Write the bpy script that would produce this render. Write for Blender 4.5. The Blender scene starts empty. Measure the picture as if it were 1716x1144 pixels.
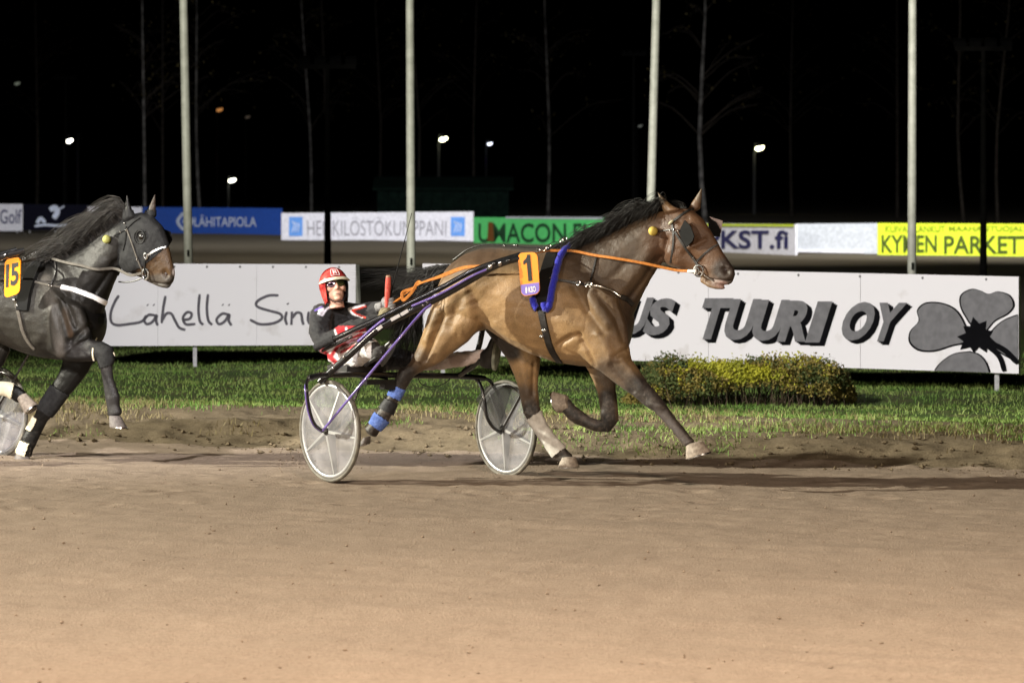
import bpy, math, random
import numpy as np
from mathutils import Vector, Matrix
from mathutils.bvhtree import BVHTree
from mathutils.geometry import tessellate_polygon

random.seed(7)
rng = np.random.default_rng(7)
SC = bpy.context.scene
COL = SC.collection

# ------------------------------------------------------------------ camera
F, CX, HY, CD, ZC = 7050.0, 858.0, 301.0, 30.0, 2.162      # focal length and horizon in photo pixels, distance, height
CAMP = Vector((0, -CD, ZC))
cam_d = bpy.data.cameras.new('camera')
cam = bpy.data.objects.new('camera', cam_d)
COL.objects.link(cam)
cam.location = CAMP
cam.rotation_euler = (math.radians(90), 0, 0)
cam_d.sensor_width = 36
cam_d.lens = 36 * F / 1716
cam_d.shift_y = -(572 - HY) / 1716
cam_d.clip_start = 0.5
cam_d.clip_end = 3000
cam_d.dof.use_dof = True
cam_d.dof.focus_distance = 30.0
cam_d.dof.aperture_fstop = 5.6
SC.camera = cam

# ------------------------------------------------------------------ world: a night sky
w = bpy.data.worlds.new('World')
SC.world = w
w.use_nodes = True
nt = w.node_tree
bg = nt.nodes['Background']
sky = nt.nodes.new('ShaderNodeTexSky')
sky.sky_type = 'NISHITA'
sky.sun_disc = False
sky.sun_elevation = math.radians(-9)
sky.sun_rotation = math.radians(200)
nt.links.new(sky.outputs[0], bg.inputs[0])
bg.inputs[1].default_value = 0.05
SC.view_settings.view_transform = 'Standard'
SC.view_settings.look = 'None'
SC.view_settings.exposure = 0
SC.view_settings.gamma = 1
SC.cycles.max_bounces = 6
SC.cycles.transparent_max_bounces = 8
SC.cycles.sample_clamp_indirect = 4

# ------------------------------------------------------------------ the floodlights of the track, plus added fill spots (all stand outside the frame)
def flood(name, loc, aim, watts, col, cone=60, blend=0.5, size=0.5):
    L = bpy.data.lights.new(name, 'SPOT')
    L.energy = watts; L.color = col
    L.spot_size = math.radians(cone); L.spot_blend = blend
    L.shadow_soft_size = size
    o = bpy.data.objects.new(name, L)
    COL.objects.link(o)
    o.location = loc
    o.rotation_euler = (Vector(aim) - Vector(loc)).to_track_quat('-Z', 'Y').to_euler()
    return o

WARM = (1.0, 0.86, 0.66)
KEYC = (1.0, 0.95, 0.80)
flood('floodlight_key', (-40, 1.5, 14), (1, -3, 0.3), 175000, (1.0, 0.96, 0.80), 34, 0.7, 0.3)
flood('floodlight_stand', (-26, -24, 7.5), (-0.5, 1, 0.9), 21000, (1.0, 0.9, 0.76), 38, 0.6, 0.6)
flood('boards_fill_spot', (-16, -22, 15), (2.0, 15.5, 0.2), 64000, (1.0, 0.96, 0.95), 25, 0.5, 0.5)  # added fill spot to brighten the near boards
flood('floodlight_apron', (1.0, -26, 12), (0.4, -17.5, 0), 47000, (1.0, 0.79, 0.61), 80, 1.0, 1.5)
flood('pole_fill_spot', (-22, -24, 12), (-0.3, 30, 11.0), 125000, (1.0, 0.97, 0.86), 24, 0.4, 0.5)  # added fill spot, narrow, to brighten the flagpoles
flood('far_ground_fill_spot', (2, 66, 20), (0, 92, 0), 26000, (1.0, 0.95, 0.85), 80, 0.9, 1.0)  # extra spot put in to lift the far ground
for i_, (fx_, fy_, aim_) in enumerate((((-20), 70, (-15, 128, 0)), (-8, 66, (-2, 124, 0)), (6, 60, (10, 106, 0)), (18, 56, (20, 96, 0)))):
    flood('floodlight_far', (fx_, fy_, 24), aim_, 52000 + 8000 * i_, (0.96, 0.97, 1.0), 46, 0.8, 1.0)

# ------------------------------------------------------------------ helpers
def P(px, py, d):
    """world point seen at photo pixel (px, py) at distance d"""
    return Vector(((px - CX) / F * d, d - CD, ZC - (py - HY) / F * d))

def proj(v):
    d = v[1] + CD
    return CX + v[0] / d * F, HY + (ZC - v[2]) / d * F

def ramp_mat(name, c1, c2, scale=20, rough=0.7, spec=0.3, bump=0.0, bscale=60, metal=0.0, detail=4, dist=0.01, sheen=0, coat=0, lo=.35, hi=.65):
    m = bpy.data.materials.new(name); m.use_nodes = True
    n = m.node_tree.nodes; l = m.node_tree.links
    b = n['Principled BSDF']
    tc = n.new('ShaderNodeTexCoord')
    no = n.new('ShaderNodeTexNoise'); no.inputs['Scale'].default_value = scale; no.inputs['Detail'].default_value = detail
    l.new(tc.outputs['Object'], no.inputs['Vector'])
    cr = n.new('ShaderNodeValToRGB')
    cr.color_ramp.elements[0].position = lo; cr.color_ramp.elements[1].position = hi
    cr.color_ramp.elements[0].color = (*c1, 1); cr.color_ramp.elements[1].color = (*c2, 1)
    l.new(no.outputs['Fac'], cr.inputs[0]); l.new(cr.outputs[0], b.inputs['Base Color'])
    b.inputs['Roughness'].default_value = rough
    b.inputs['Specular IOR Level'].default_value = spec
    b.inputs['Metallic'].default_value = metal
    if sheen: b.inputs['Sheen Weight'].default_value = sheen
    if coat: b.inputs['Coat Weight'].default_value = coat; b.inputs['Coat Roughness'].default_value = 0.1
    if bump:
        nb = n.new('ShaderNodeTexNoise'); nb.inputs['Scale'].default_value = bscale; nb.inputs['Detail'].default_value = 5
        l.new(tc.outputs['Object'], nb.inputs['Vector'])
        bu = n.new('ShaderNodeBump'); bu.inputs['Strength'].default_value = bump; bu.inputs['Distance'].default_value = dist
        l.new(nb.outputs['Fac'], bu.inputs['Height']); l.new(bu.outputs[0], b.inputs['Normal'])
    return m

def plain(name, c, rough=0.6, spec=0.4, metal=0.0, var=0.12, scale=12, **k):
    return ramp_mat(name, tuple(x * (1 - var) for x in c), tuple(min(1, x * (1 + var)) for x in c), scale, rough, spec, metal=metal, **k)

def attr_mat(name, rough=0.6, spec=0.3, bump=0.25, bscale=90, var=0.25, stretch=(1, 1, 1), sheen=0.0, nscale=60):
    """colour from the mesh's own colour layer (coat or cloth pattern, some painted shade), broken up by noise"""
    m = bpy.data.materials.new(name); m.use_nodes = True
    n = m.node_tree.nodes; l = m.node_tree.links
    b = n['Principled BSDF']
    at = n.new('ShaderNodeAttribute'); at.attribute_name = 'coat'
    tc = n.new('ShaderNodeTexCoord')
    mp = n.new('ShaderNodeMapping'); mp.inputs['Scale'].default_value = stretch
    l.new(tc.outputs['Object'], mp.inputs[0])
    no = n.new('ShaderNodeTexNoise'); no.inputs['Scale'].default_value = nscale; no.inputs['Detail'].default_value = 6
    l.new(mp.outputs[0], no.inputs['Vector'])
    n2 = n.new('ShaderNodeTexNoise'); n2.inputs['Scale'].default_value = 7; n2.inputs['Detail'].default_value = 4
    l.new(tc.outputs['Object'], n2.inputs['Vector'])
    ad = n.new('ShaderNodeMath'); ad.operation = 'ADD'
    l.new(no.outputs['Fac'], ad.inputs[0]); l.new(n2.outputs['Fac'], ad.inputs[1])
    mr = n.new('ShaderNodeMapRange'); mr.inputs[1].default_value = 0.6; mr.inputs[2].default_value = 1.4
    mr.inputs[3].default_value = 1 - var; mr.inputs[4].default_value = 1 + var
    l.new(ad.outputs[0], mr.inputs[0])
    mx = n.new('ShaderNodeMix'); mx.data_type = 'RGBA'; mx.blend_type = 'MULTIPLY'; mx.inputs['Factor'].default_value = 1
    l.new(at.outputs['Color'], mx.inputs['A']); l.new(mr.outputs[0], mx.inputs['B'])
    l.new(mx.outputs['Result'], b.inputs['Base Color'])
    b.inputs['Roughness'].default_value = rough; b.inputs['Specular IOR Level'].default_value = spec
    b.inputs['Sheen Weight'].default_value = sheen
    nb = n.new('ShaderNodeTexNoise'); nb.inputs['Scale'].default_value = bscale; nb.inputs['Detail'].default_value = 5
    l.new(mp.outputs[0], nb.inputs['Vector'])
    bu = n.new('ShaderNodeBump'); bu.inputs['Strength'].default_value = bump; bu.inputs['Distance'].default_value = 0.004
    l.new(nb.outputs['Fac'], bu.inputs['Height']); l.new(bu.outputs[0], b.inputs['Normal'])
    return m

def emit_mat(name, col, s):
    m = bpy.data.materials.new(name); m.use_nodes = True
    b = m.node_tree.nodes['Principled BSDF']
    b.inputs['Base Color'].default_value = (*col, 1)
    b.inputs['Emission Color'].default_value = (*col, 1); b.inputs['Emission Strength'].default_value = s
    return m

def wloc(o):
    v = Vector((0, 0, 0))
    while o is not None:
        v = v + o.location; o = o.parent
    return v

def link_mesh(name, me, parent=None):
    o = bpy.data.objects.new(name, me)
    COL.objects.link(o)
    if parent is not None: o.parent = parent
    return o

def tag(o, label=None, cat=None, group=None, kind=None):
    if label: o['label'] = label
    if cat: o['category'] = cat
    if group: o['group'] = group
    if kind: o['kind'] = kind
    return o

def thing(name, loc, label, cat, group=None):
    o = bpy.data.objects.new(name, None); COL.objects.link(o)
    o.empty_display_size = 0.1
    o.location = loc
    return tag(o, label, cat, group)

class MB:
    """collects shapes in world coordinates and links them as one mesh"""
    def __init__(s): s.v = []; s.f = []; s.mi = []; s.m = 0
    def add(s, vs, fs):
        b = len(s.v); s.v += [tuple(x) for x in vs]
        for f in fs: s.f.append(tuple(i + b for i in f)); s.mi.append(s.m)
        return s
    def rings(s, rings, cap=True, closed=True):
        n = len(rings[0]); vs = [p for r in rings for p in r]; fs = []
        for i in range(len(rings) - 1):
            for j in range(n if closed else n - 1):
                k = (j + 1) % n
                fs.append((i * n + j, i * n + k, (i + 1) * n + k, (i + 1) * n + j))
        if cap:
            fs.append(tuple(reversed(range(n)))); b = (len(rings) - 1) * n; fs.append(tuple(b + j for j in range(n)))
        return s.add(vs, fs)
    def tube(s, pts, r, n=8, cap=True, flat=1.0):
        pts = [Vector(p) for p in pts]
        R = r if isinstance(r, (list, tuple)) else [r] * len(pts)
        rs = []; up = None
        for i, p in enumerate(pts):
            t = (pts[min(i + 1, len(pts) - 1)] - pts[max(i - 1, 0)]).normalized()
            if up is None: up = Vector((0, 0, 1)) if abs(t.z) < 0.9 else Vector((1, 0, 0))
            a = (up - t * up.dot(t))
            if a.length < 1e-6: a = t.orthogonal()
            a.normalize(); up = a
            b = t.cross(a)
            rs.append([p + a * (R[i] * math.cos(2 * math.pi * k / n)) + b * (R[i] * flat * math.sin(2 * math.pi * k / n)) for k in range(n)])
        return s.rings(rs, cap)
    def box(s, c, hx, hy, hz):
        c = Vector(c); hx = Vector(hx); hy = Vector(hy); hz = Vector(hz)
        vs = [c + hx * a + hy * b + hz * d for a in (-1, 1) for b in (-1, 1) for d in (-1, 1)]
        return s.add(vs, [(0, 1, 3, 2), (4, 6, 7, 5), (0, 4, 5, 1), (2, 3, 7, 6), (0, 2, 6, 4), (1, 5, 7, 3)])
    def ell(s, c, ax, ay, az, n=12, m=8):
        c = Vector(c); ax = Vector(ax); ay = Vector(ay); az = Vector(az)
        rs = []
        for i in range(m + 1):
            th = math.pi * (0.02 + 0.96 * i / m)
            rs.append([c + az * math.cos(th) + (ax * math.cos(2 * math.pi * k / n) + ay * math.sin(2 * math.pi * k / n)) * math.sin(th) for k in range(n)])
        return s.rings(rs)
    def sphere(s, c, r, n=12, m=8): return s.ell(c, (r, 0, 0), (0, r, 0), (0, 0, r), n, m)
    def prism(s, poly, depth):
        """poly: 3-D loop; depth: vector"""
        poly = [Vector(p) for p in poly]; d = Vector(depth); n = len(poly)
        tri = tessellate_polygon([poly])
        vs = poly + [p + d for p in poly]
        fs = [tuple(t) for t in tri] + [tuple(n + i for i in reversed(t)) for t in tri]
        fs += [(i, i + n, (i + 1) % n + n, (i + 1) % n) for i in range(n)]
        return s.add(vs, fs)
    def ribbon(s, pts, nrm, wd, th):
        """strap: points, surface normals, width, thickness"""
        pts = [Vector(p) for p in pts]; rs = []
        W = wd if isinstance(wd, (list, tuple)) else [wd] * len(pts)
        for i, p in enumerate(pts):
            t = (pts[min(i + 1, len(pts) - 1)] - pts[max(i - 1, 0)]).normalized()
            nn = Vector(nrm[i]); b = t.cross(nn)
            if b.length < 1e-5: b = t.orthogonal()
            b.normalize(); nn = b.cross(t).normalized()
            h = W[i] / 2
            rs.append([p - b * h, p - b * h * 0.8 + nn * th, p + b * h * 0.8 + nn * th, p + b * h, p + b * h * .8 - nn * th * 0.4, p - b * h * .8 - nn * th * 0.4])
        return s.rings(rs)
    def build(s, name, mats, parent=None, smooth=True, bevel=0):
        off = wloc(parent) if parent is not None else Vector((0, 0, 0))
        me = bpy.data.meshes.new(name)
        v = np.array(s.v, dtype=float).reshape(-1, 3) - np.array(off)
        me.from_pydata(v.tolist(), [], s.f)
        if not isinstance(mats, (list, tuple)): mats = [mats]
        for m in mats: me.materials.append(m)
        if len(mats) > 1: me.polygons.foreach_set('material_index', s.mi)
        me.polygons.foreach_set('use_smooth', [smooth] * len(me.polygons))
        me.update()
        o = link_mesh(name, me, parent)
        if smooth and len(s.f) < 20000:
            try: me.set_sharp_from_angle(angle=math.radians(40))
            except Exception: pass
        return o

def np_mesh(name, V, Fq, mat, parent=None, smooth=False, mi=None):
    """V (n,3), Fq (m,k) arrays"""
    me = bpy.data.meshes.new(name)
    k = Fq.shape[1]
    me.vertices.add(len(V)); me.vertices.foreach_set('co', V.astype(np.float32).ravel())
    me.loops.add(Fq.size); me.loops.foreach_set('vertex_index', Fq.astype(np.int32).ravel())
    me.polygons.add(len(Fq)); me.polygons.foreach_set('loop_start', np.arange(0, Fq.size, k, dtype=np.int32))
    for m in (mat if isinstance(mat, (list, tuple)) else [mat]): me.materials.append(m)
    if mi is not None: me.polygons.foreach_set('material_index', mi.astype(np.int32))
    me.polygons.foreach_set('use_smooth', np.full(len(Fq), smooth))
    me.update(calc_edges=True)
    return link_mesh(name, me, parent)

def set_col(me, col):
    a = me.color_attributes.new('coat', 'FLOAT_COLOR', 'POINT')
    c = np.ones((len(me.vertices), 4), dtype=np.float32); c[:, :3] = col
    a.data.foreach_set('color', c.ravel())

def remesh(mb, voxel, it=6, fac=0.5):
    me = bpy.data.meshes.new('tmp'); me.from_pydata(mb.v, [], mb.f); me.update()
    o = bpy.data.objects.new('tmp', me); COL.objects.link(o)
    m = o.modifiers.new('r', 'REMESH'); m.mode = 'VOXEL'; m.voxel_size = voxel; m.adaptivity = 0
    sm = o.modifiers.new('s', 'SMOOTH'); sm.iterations = it; sm.factor = fac
    dg = bpy.context.evaluated_depsgraph_get()
    ev = o.evaluated_get(dg)
    me2 = bpy.data.meshes.new_from_object(ev)
    n = len(me2.vertices); V = np.empty(n * 3, dtype=np.float32); me2.vertices.foreach_get('co', V); V = V.reshape(-1, 3).astype(float)
    Fc = [tuple(p.vertices) for p in me2.polygons]
    N = np.empty(n * 3, dtype=np.float32); me2.vertices.foreach_get('normal', N); N = N.reshape(-1, 3).astype(float)
    bpy.data.objects.remove(o); bpy.data.meshes.remove(me); bpy.data.meshes.remove(me2)
    return V, Fc, N

def catmull(pts, per=6):
    pts = [Vector(p) for p in pts]
    if len(pts) < 3:
        return [pts[0].lerp(pts[-1], i / per) for i in range(per + 1)]
    out = []; q = [pts[0] * 2 - pts[1]] + pts + [pts[-1] * 2 - pts[-2]]
    for i in range(1, len(q) - 2):
        for k in range(per):
            t = k / per; a, b, c, d = q[i - 1], q[i], q[i + 1], q[i + 2]
            out.append(0.5 * ((2 * b) + (c - a) * t + (2 * a - 5 * b + 4 * c - d) * t * t + (3 * b - a - 3 * c + d) * t ** 3))
    out.append(pts[-1]); return out

def cat2(pts, per=6): return [(v.x, v.y) for v in catmull([(x, y, 0) for x, y in pts], per)]

# lettering: glyph outlines of the built-in font as flat meshes in a unit box
_tcache = {}
def glyphs(txt, bold=0.0, shear=0.0, space=1.0):
    key = (txt, bold, shear, space)
    if key in _tcache: return _tcache[key]
    c = bpy.data.curves.new('t', 'FONT'); c.body = txt; c.offset = bold; c.shear = shear; c.space_character = space; c.resolution_u = 4
    o = bpy.data.objects.new('t', c); COL.objects.link(o)
    dg = bpy.context.evaluated_depsgraph_get(); dg.update()
    me = bpy.data.meshes.new_from_object(o.evaluated_get(dg))
    V = np.array([v.co[:2] for v in me.vertices]); Fc = [tuple(p.vertices) for p in me.polygons]
    bpy.data.objects.remove(o); bpy.data.curves.remove(c); bpy.data.meshes.remove(me)
    lo = V.min(0); hi = V.max(0)
    V = (V - lo) / (hi - lo)
    _tcache[key] = (V, Fc); return V, Fc

def put_text(name, txt, fn, rect, mat, parent, bold=0.0, shear=0.0, space=1.0, lift=0.0):
    """fn(u, v, lift) -> world; rect = (u0, v0, u1, v1)"""
    V, Fc = glyphs(txt, bold, shear, space)
    mb = MB(); u0, v0, u1, v1 = rect
    mb.add([fn(u0 + a * (u1 - u0), v0 + b * (v1 - v0), lift) for a, b in V], Fc)
    return mb.build(name, mat, parent, smooth=False)

def hair(mb, ctrl, r, n=3, per=4):
    pts = catmull(ctrl, per); m = len(pts)
    mb.tube(pts, [r * (1 - 0.85 * (i / (m - 1)) ** 1.5) for i in range(m)], n, cap=False)

def nz(x, y, seed=0):
    """cheap smooth value noise for numpy arrays"""
    r = np.random.default_rng(seed).random((257, 257))
    xi = np.floor(x).astype(int); yi = np.floor(y).astype(int); fx = x - xi; fy = y - yi
    fx = fx * fx * (3 - 2 * fx); fy = fy * fy * (3 - 2 * fy)
    a = r[xi % 256, yi % 256]; b = r[(xi + 1) % 256, yi % 256]; c = r[xi % 256, (yi + 1) % 256]; d = r[(xi + 1) % 256, (yi + 1) % 256]
    return (a * (1 - fx) + b * fx) * (1 - fy) + (c * (1 - fx) + d * fx) * fy - 0.5

def smooth01(a, b, x):
    t = np.clip((x - a) / (b - a), 0, 1); return t * t * (3 - 2 * t)
# ------------------------------------------------------------------ ground: one relief, cut into track, soil bank, grass and far track
# v runs across the track (v = 0 at its inner edge); the track lies at an angle to the picture
def vof(x, y): return y - 3.0 + 0.44 * x * np.clip(1.6 - np.abs(x) / 30, 0, 1) * np.clip(1.5 - np.maximum(y, 0) / 40, 0, 1)

PRINTS = [(random.uniform(-5, 5), random.gauss(-.3, 1.3), random.uniform(.06, .10)) for _ in range(170)]      # hoof prints
def height(x, y):
    x = np.atleast_1d(np.asarray(x, float)); y = np.atleast_1d(np.asarray(y, float))
    v = vof(x, y)
    edge = v + 0.35 * nz(x * 0.9, y * 0.9, 1) + 0.15 * nz(x * 3, y * 3, 2)
    bank = 0.15 * smooth01(-0.1, 0.9, edge) * (1 - smooth01(2.6, 6.0, v)) + 0.03 * smooth01(0, 3, v)
    lumps = smooth01(-0.3, 0.3, edge) * (1 - smooth01(2.2, 4.0, v))
    z = bank + lumps * (0.035 * nz(x * 1.6, y * 2.2, 3) + 0.035 * nz(x * 6, y * 6, 4) + 0.022 * nz(x * 14, y * 14, 5))
    tr = 1 - smooth01(-0.3, 0.2, edge)
    # grooming and wheel marks run along the track
    al = (x * 0.9 - y * 0.4); ac = (x * 0.4 + y * 0.9)
    z += tr * (0.012 * nz(ac * 5, al * 0.5, 6) + 0.010 * nz(x * 7, y * 7, 7) + 0.008 * nz(x * 16, y * 16, 8) + 0.01 * nz(x * .5, y * .5, 9))
    for hx_, hy_, hr_ in PRINTS:
        k = (np.abs(x - hx_) < .3) & (np.abs(y - hy_) < .3)
        if k.any():
            q = np.hypot(x[k] - hx_, (y[k] - hy_)) / hr_
            z[k] += tr[k] * (-.012 * np.exp(-q ** 2) + .006 * np.exp(-((q - 1.5) / .5) ** 2))
    z += (1 - tr) * (1 - lumps) * 0.05 * nz(x * 0.8, y * 0.8, 10)
    return z

def gz(x, y): return float(height(np.array([x]), np.array([y]))[0])

def soil_mat(name, dark, mid, light, stain=None):
    m = bpy.data.materials.new(name); m.use_nodes = True
    n = m.node_tree.nodes; l = m.node_tree.links; b = n['Principled BSDF']
    tc = n.new('ShaderNodeTexCoord')
    n1 = n.new('ShaderNodeTexNoise'); n1.inputs['Scale'].default_value = 26; n1.inputs['Detail'].default_value = 8; n1.inputs['Roughness'].default_value = .7
    l.new(tc.outputs['Object'], n1.inputs['Vector'])
    cr = n.new('ShaderNodeValToRGB'); e = cr.color_ramp.elements
    e[0].position = .32; e[0].color = (*dark, 1); e[1].position = .68; e[1].color = (*light, 1)
    k = e.new(.47); k.color = (*mid, 1)
    l.new(n1.outputs['Fac'], cr.inputs[0])
    n2 = n.new('ShaderNodeTexNoise'); n2.inputs['Scale'].default_value = 0.9; n2.inputs['Detail'].default_value = 5
    l.new(tc.outputs['Object'], n2.inputs['Vector'])
    mr = n.new('ShaderNodeMapRange'); mr.inputs[1].default_value = .3; mr.inputs[2].default_value = .7; mr.inputs[3].default_value = .93; mr.inputs[4].default_value = 1.07
    l.new(n2.outputs['Fac'], mr.inputs[0])
    mx = n.new('ShaderNodeMix'); mx.data_type = 'RGBA'; mx.blend_type = 'MULTIPLY'; mx.inputs['Factor'].default_value = 1
    l.new(cr.outputs[0], mx.inputs['A']); l.new(mr.outputs[0], mx.inputs['B'])
    out = mx.outputs['Result']
    if stain:
        n3 = n.new('ShaderNodeTexNoise'); n3.inputs['Scale'].default_value = 2.2; n3.inputs['Detail'].default_value = 6
        l.new(tc.outputs['Object'], n3.inputs['Vector'])
        c3 = n.new('ShaderNodeValToRGB'); c3.color_ramp.elements[0].position = .46; c3.color_ramp.elements[1].position = .6
        l.new(n3.outputs['Fac'], c3.inputs[0])
        m3 = n.new('ShaderNodeMix'); m3.data_type = 'RGBA'; l.new(c3.outputs[0], m3.inputs['Factor'])
        l.new(out, m3.inputs['A']); m3.inputs['B'].default_value = (*stain, 1); out = m3.outputs['Result']
    l.new(out, b.inputs['Base Color'])
    b.inputs['Roughness'].default_value = .95; b.inputs['Specular IOR Level'].default_value = .15
    nb = n.new('ShaderNodeTexNoise'); nb.inputs['Scale'].default_value = 70; nb.inputs['Detail'].default_value = 6
    l.new(tc.outputs['Object'], nb.inputs['Vector'])
    bu = n.new('ShaderNodeBump'); bu.inputs['Strength'].default_value = .5; bu.inputs['Distance'].default_value = .012
    l.new(nb.outputs['Fac'], bu.inputs['Height']); l.new(bu.outputs[0], b.inputs['Normal'])
    return m

M_track = soil_mat('track_dirt', (.212, .162, .120), (.262, .204, .155), (.312, .248, .192))
M_bank = soil_mat('bank_soil', (.11, .085, .052), (.155, .122, .078), (.20, .158, .105))
M_turf = soil_mat('turf_soil', (.05, .085, .022), (.075, .125, .03), (.10, .145, .04), stain=(.11, .11, .045))
M_far = soil_mat('far_dirt', (.085, .072, .05), (.105, .088, .062), (.125, .105, .075))

xs = np.concatenate([[-1500, -500, -150, -60, -30, -16, -10], np.arange(-7, 7.001, 0.05), [10, 16, 30, 60, 150, 500, 1500]])
ys = np.concatenate([[-60, -40, -30, -24], np.arange(-20, -4, 0.10), np.arange(-4, 12, 0.05), np.arange(12, 30, 0.3), np.arange(30, 60, 3), np.arange(60, 160, 20), [160, 260, 500, 1000, 2000]])
GX, GY = np.meshgrid(xs, ys)
# shear the rows so that they follow the track edge near the camera
GYs = GY - 0.44 * GX * np.clip(1.6 - np.abs(GX) / 30, 0, 1) * np.clip(1.5 - np.maximum(GY, 0) / 40, 0, 1) * (GY < 30)
GZ = height(GX, GYs)
GZ[np.abs(GX) > 15] *= 0.3
nx = len(xs)
idx = np.arange(GX.size).reshape(GX.shape)
VV = np.stack([GX.ravel(), GYs.ravel(), GZ.ravel()], 1)
def band(name, r0, r1, mat, kind='structure'):
    a = idx[r0:r1, :-1].ravel(); b = idx[r0:r1, 1:].ravel(); c = idx[r0 + 1:r1 + 1, 1:].ravel(); d = idx[r0 + 1:r1 + 1, :-1].ravel()
    Q = np.stack([a, b, c, d], 1)
    used, inv = np.unique(Q, return_inverse=True)
    o = np_mesh(name, VV[used], inv.reshape(Q.shape), mat, smooth=True)
    return tag(o, kind=kind)
row = lambda y: int(np.searchsorted(ys, y))
r_a, r_b, r_c = row(3.0), row(6.0), row(30.0)
band('dirt_track', 0, r_a, M_track)
band('soil_bank', r_a, r_b, M_bank)
band('infield_grass', r_b, r_c, M_turf)
band('far_track', r_c, len(ys) - 1, M_far)

# clods and pebbles lying on the track (nobody could count them)
def scatter_clods(name, X, Y, S, mat):
    base = np.array([(0, 0, 1), (.9, 0, .3), (.28, .85, .3), (-.73, .53, .3), (-.73, -.53, .3), (.28, -.85, .3), (0, 0, -.4)], float)
    fc = np.array([(0, 1, 2), (0, 2, 3), (0, 3, 4), (0, 4, 5), (0, 5, 1), (6, 2, 1), (6, 3, 2), (6, 4, 3), (6, 5, 4), (6, 1, 5)])
    n = len(X); Z = height(X, Y)
    jit = rng.uniform(.6, 1.4, (n, 7, 3))
    V = base[None] * jit * S[:, None, None]
    V[:, :, 0] *= rng.uniform(.8, 1.6, (n, 1))
    V = V + np.stack([X, Y, Z + S * .2], 1)[:, None, :]
    Fq = fc[None] + (np.arange(n) * 7)[:, None, None]
    return tag(np_mesh(name, V.reshape(-1, 3), Fq.reshape(-1, 3), mat), kind='stuff')
n = 1300
d = 12.2 + 20 * rng.random(n) ** 0.9
X = (rng.random(n) * 2 - 1) * 0.135 * d; Y = d - CD
k = vof(X, Y) < -0.2; X, Y = X[k], Y[k]
M_clod = soil_mat('clod_soil', (.16, .12, .085), (.205, .157, .115), (.25, .195, .145))
scatter_clods('track_clods', X, Y, 0.003 + 0.008 * rng.random(len(X)) ** 4, M_clod)
n = 900
X = rng.uniform(-6.5, 6.5, n); v = rng.normal(0.25, .45, n); Y = v + 3 - 0.44 * X
scatter_clods('bank_clods', X, Y, 0.006 + 0.024 * rng.random(n) ** 3, M_bank)

# ------------------------------------------------------------------ grass (stuff)
def blades(name, X, Y, H, W, mat, lean=0.35):
    n = len(X); Z = height(X, Y)
    a = rng.random(n) * 2 * np.pi; la = rng.random(n) * 2 * np.pi; ll = H * rng.random(n) * lean * 2
    px = np.cos(a) * W; py = np.sin(a) * W; bx = np.cos(la) * ll; by = np.sin(la) * ll
    V = np.empty((n, 5, 3))
    V[:, 0] = np.stack([X - px, Y - py, Z - .01], 1); V[:, 1] = np.stack([X + px, Y + py, Z - .01], 1)
    V[:, 2] = np.stack([X - px * .7 + bx * .35, Y - py * .7 + by * .35, Z + H * .6], 1)
    V[:, 3] = np.stack([X + px * .7 + bx * .35, Y + py * .7 + by * .35, Z + H * .6], 1)
    V[:, 4] = np.stack([X + bx, Y + by, Z + H], 1)
    f = np.array([(0, 1, 3), (0, 3, 2), (2, 3, 4)])
    Fq = f[None] + (np.arange(n) * 5)[:, None, None]
    return tag(np_mesh(name, V.reshape(-1, 3), Fq.reshape(-1, 3), mat), kind='stuff')

def leaf_mat(name, c1, c2, scale=3.0, rough=.6):
    m = ramp_mat(name, c1, c2, scale, rough, .25, detail=6)
    b = m.node_tree.nodes['Principled BSDF']
    b.inputs['Subsurface Weight'].default_value = 0
    return m
M_grass = leaf_mat('grass_green', (.09, .19, .03), (.22, .28, .075), 1.6)
M_dry = leaf_mat('grass_dry', (.17, .14, .06), (.25, .21, .10), 4)
n = 130000
X = rng.uniform(-7.5, 7.5, n); v = 1.0 + 20 * rng.random(n) ** 1.25; Y = v + 3 - 0.44 * X
p = smooth01(1.6, 4.6, v + 3.0 * nz(X * .8, Y * .8, 21) + 1.5 * nz(X * 3, Y * 3, 23)) * (0.66 + 1.1 * nz(X * 1.7, Y * 1.7, 22))
k = rng.random(n) < p; X, Y = X[k], Y[k]
blades('grass_blades', X, Y, rng.uniform(.015, .042, len(X)) * (1 + .9 * (rng.random(len(X)) < .06)), rng.uniform(.003, .007, len(X)), M_grass, .8)
n = 22000
X = rng.uniform(-7.5, 7.5, n); v = .5 + 4.0 * rng.random(n); Y = v + 3 - 0.44 * X
p = smooth01(.05, .25, nz(X * 1.3, Y * 1.3, 25) + .12 * nz(X * 5, Y * 5, 26)) * (1 - smooth01(2.5, 4.5, v))
k = rng.random(n) < p; X, Y = X[k], Y[k]
blades('dry_grass', X, Y, rng.uniform(.02, .08, len(X)), rng.uniform(.002, .005, len(X)), M_dry, .9)
n = 26000
X = rng.uniform(-7.5, 7.5, n); v = .2 + 3.2 * rng.random(n); Y = v + 3 - 0.44 * X
p = smooth01(.05, .26, nz(X * .9, Y * 1.1, 31) + .25 * nz(X * 4, Y * 4, 32) + .12 * smooth01(0, 4, X))
k = rng.random(n) < p; X, Y = X[k], Y[k]
blades('bank_weeds', X, Y, rng.uniform(.015, .06, len(X)), rng.uniform(.002, .006, len(X)), M_grass, 1.1)

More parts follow.
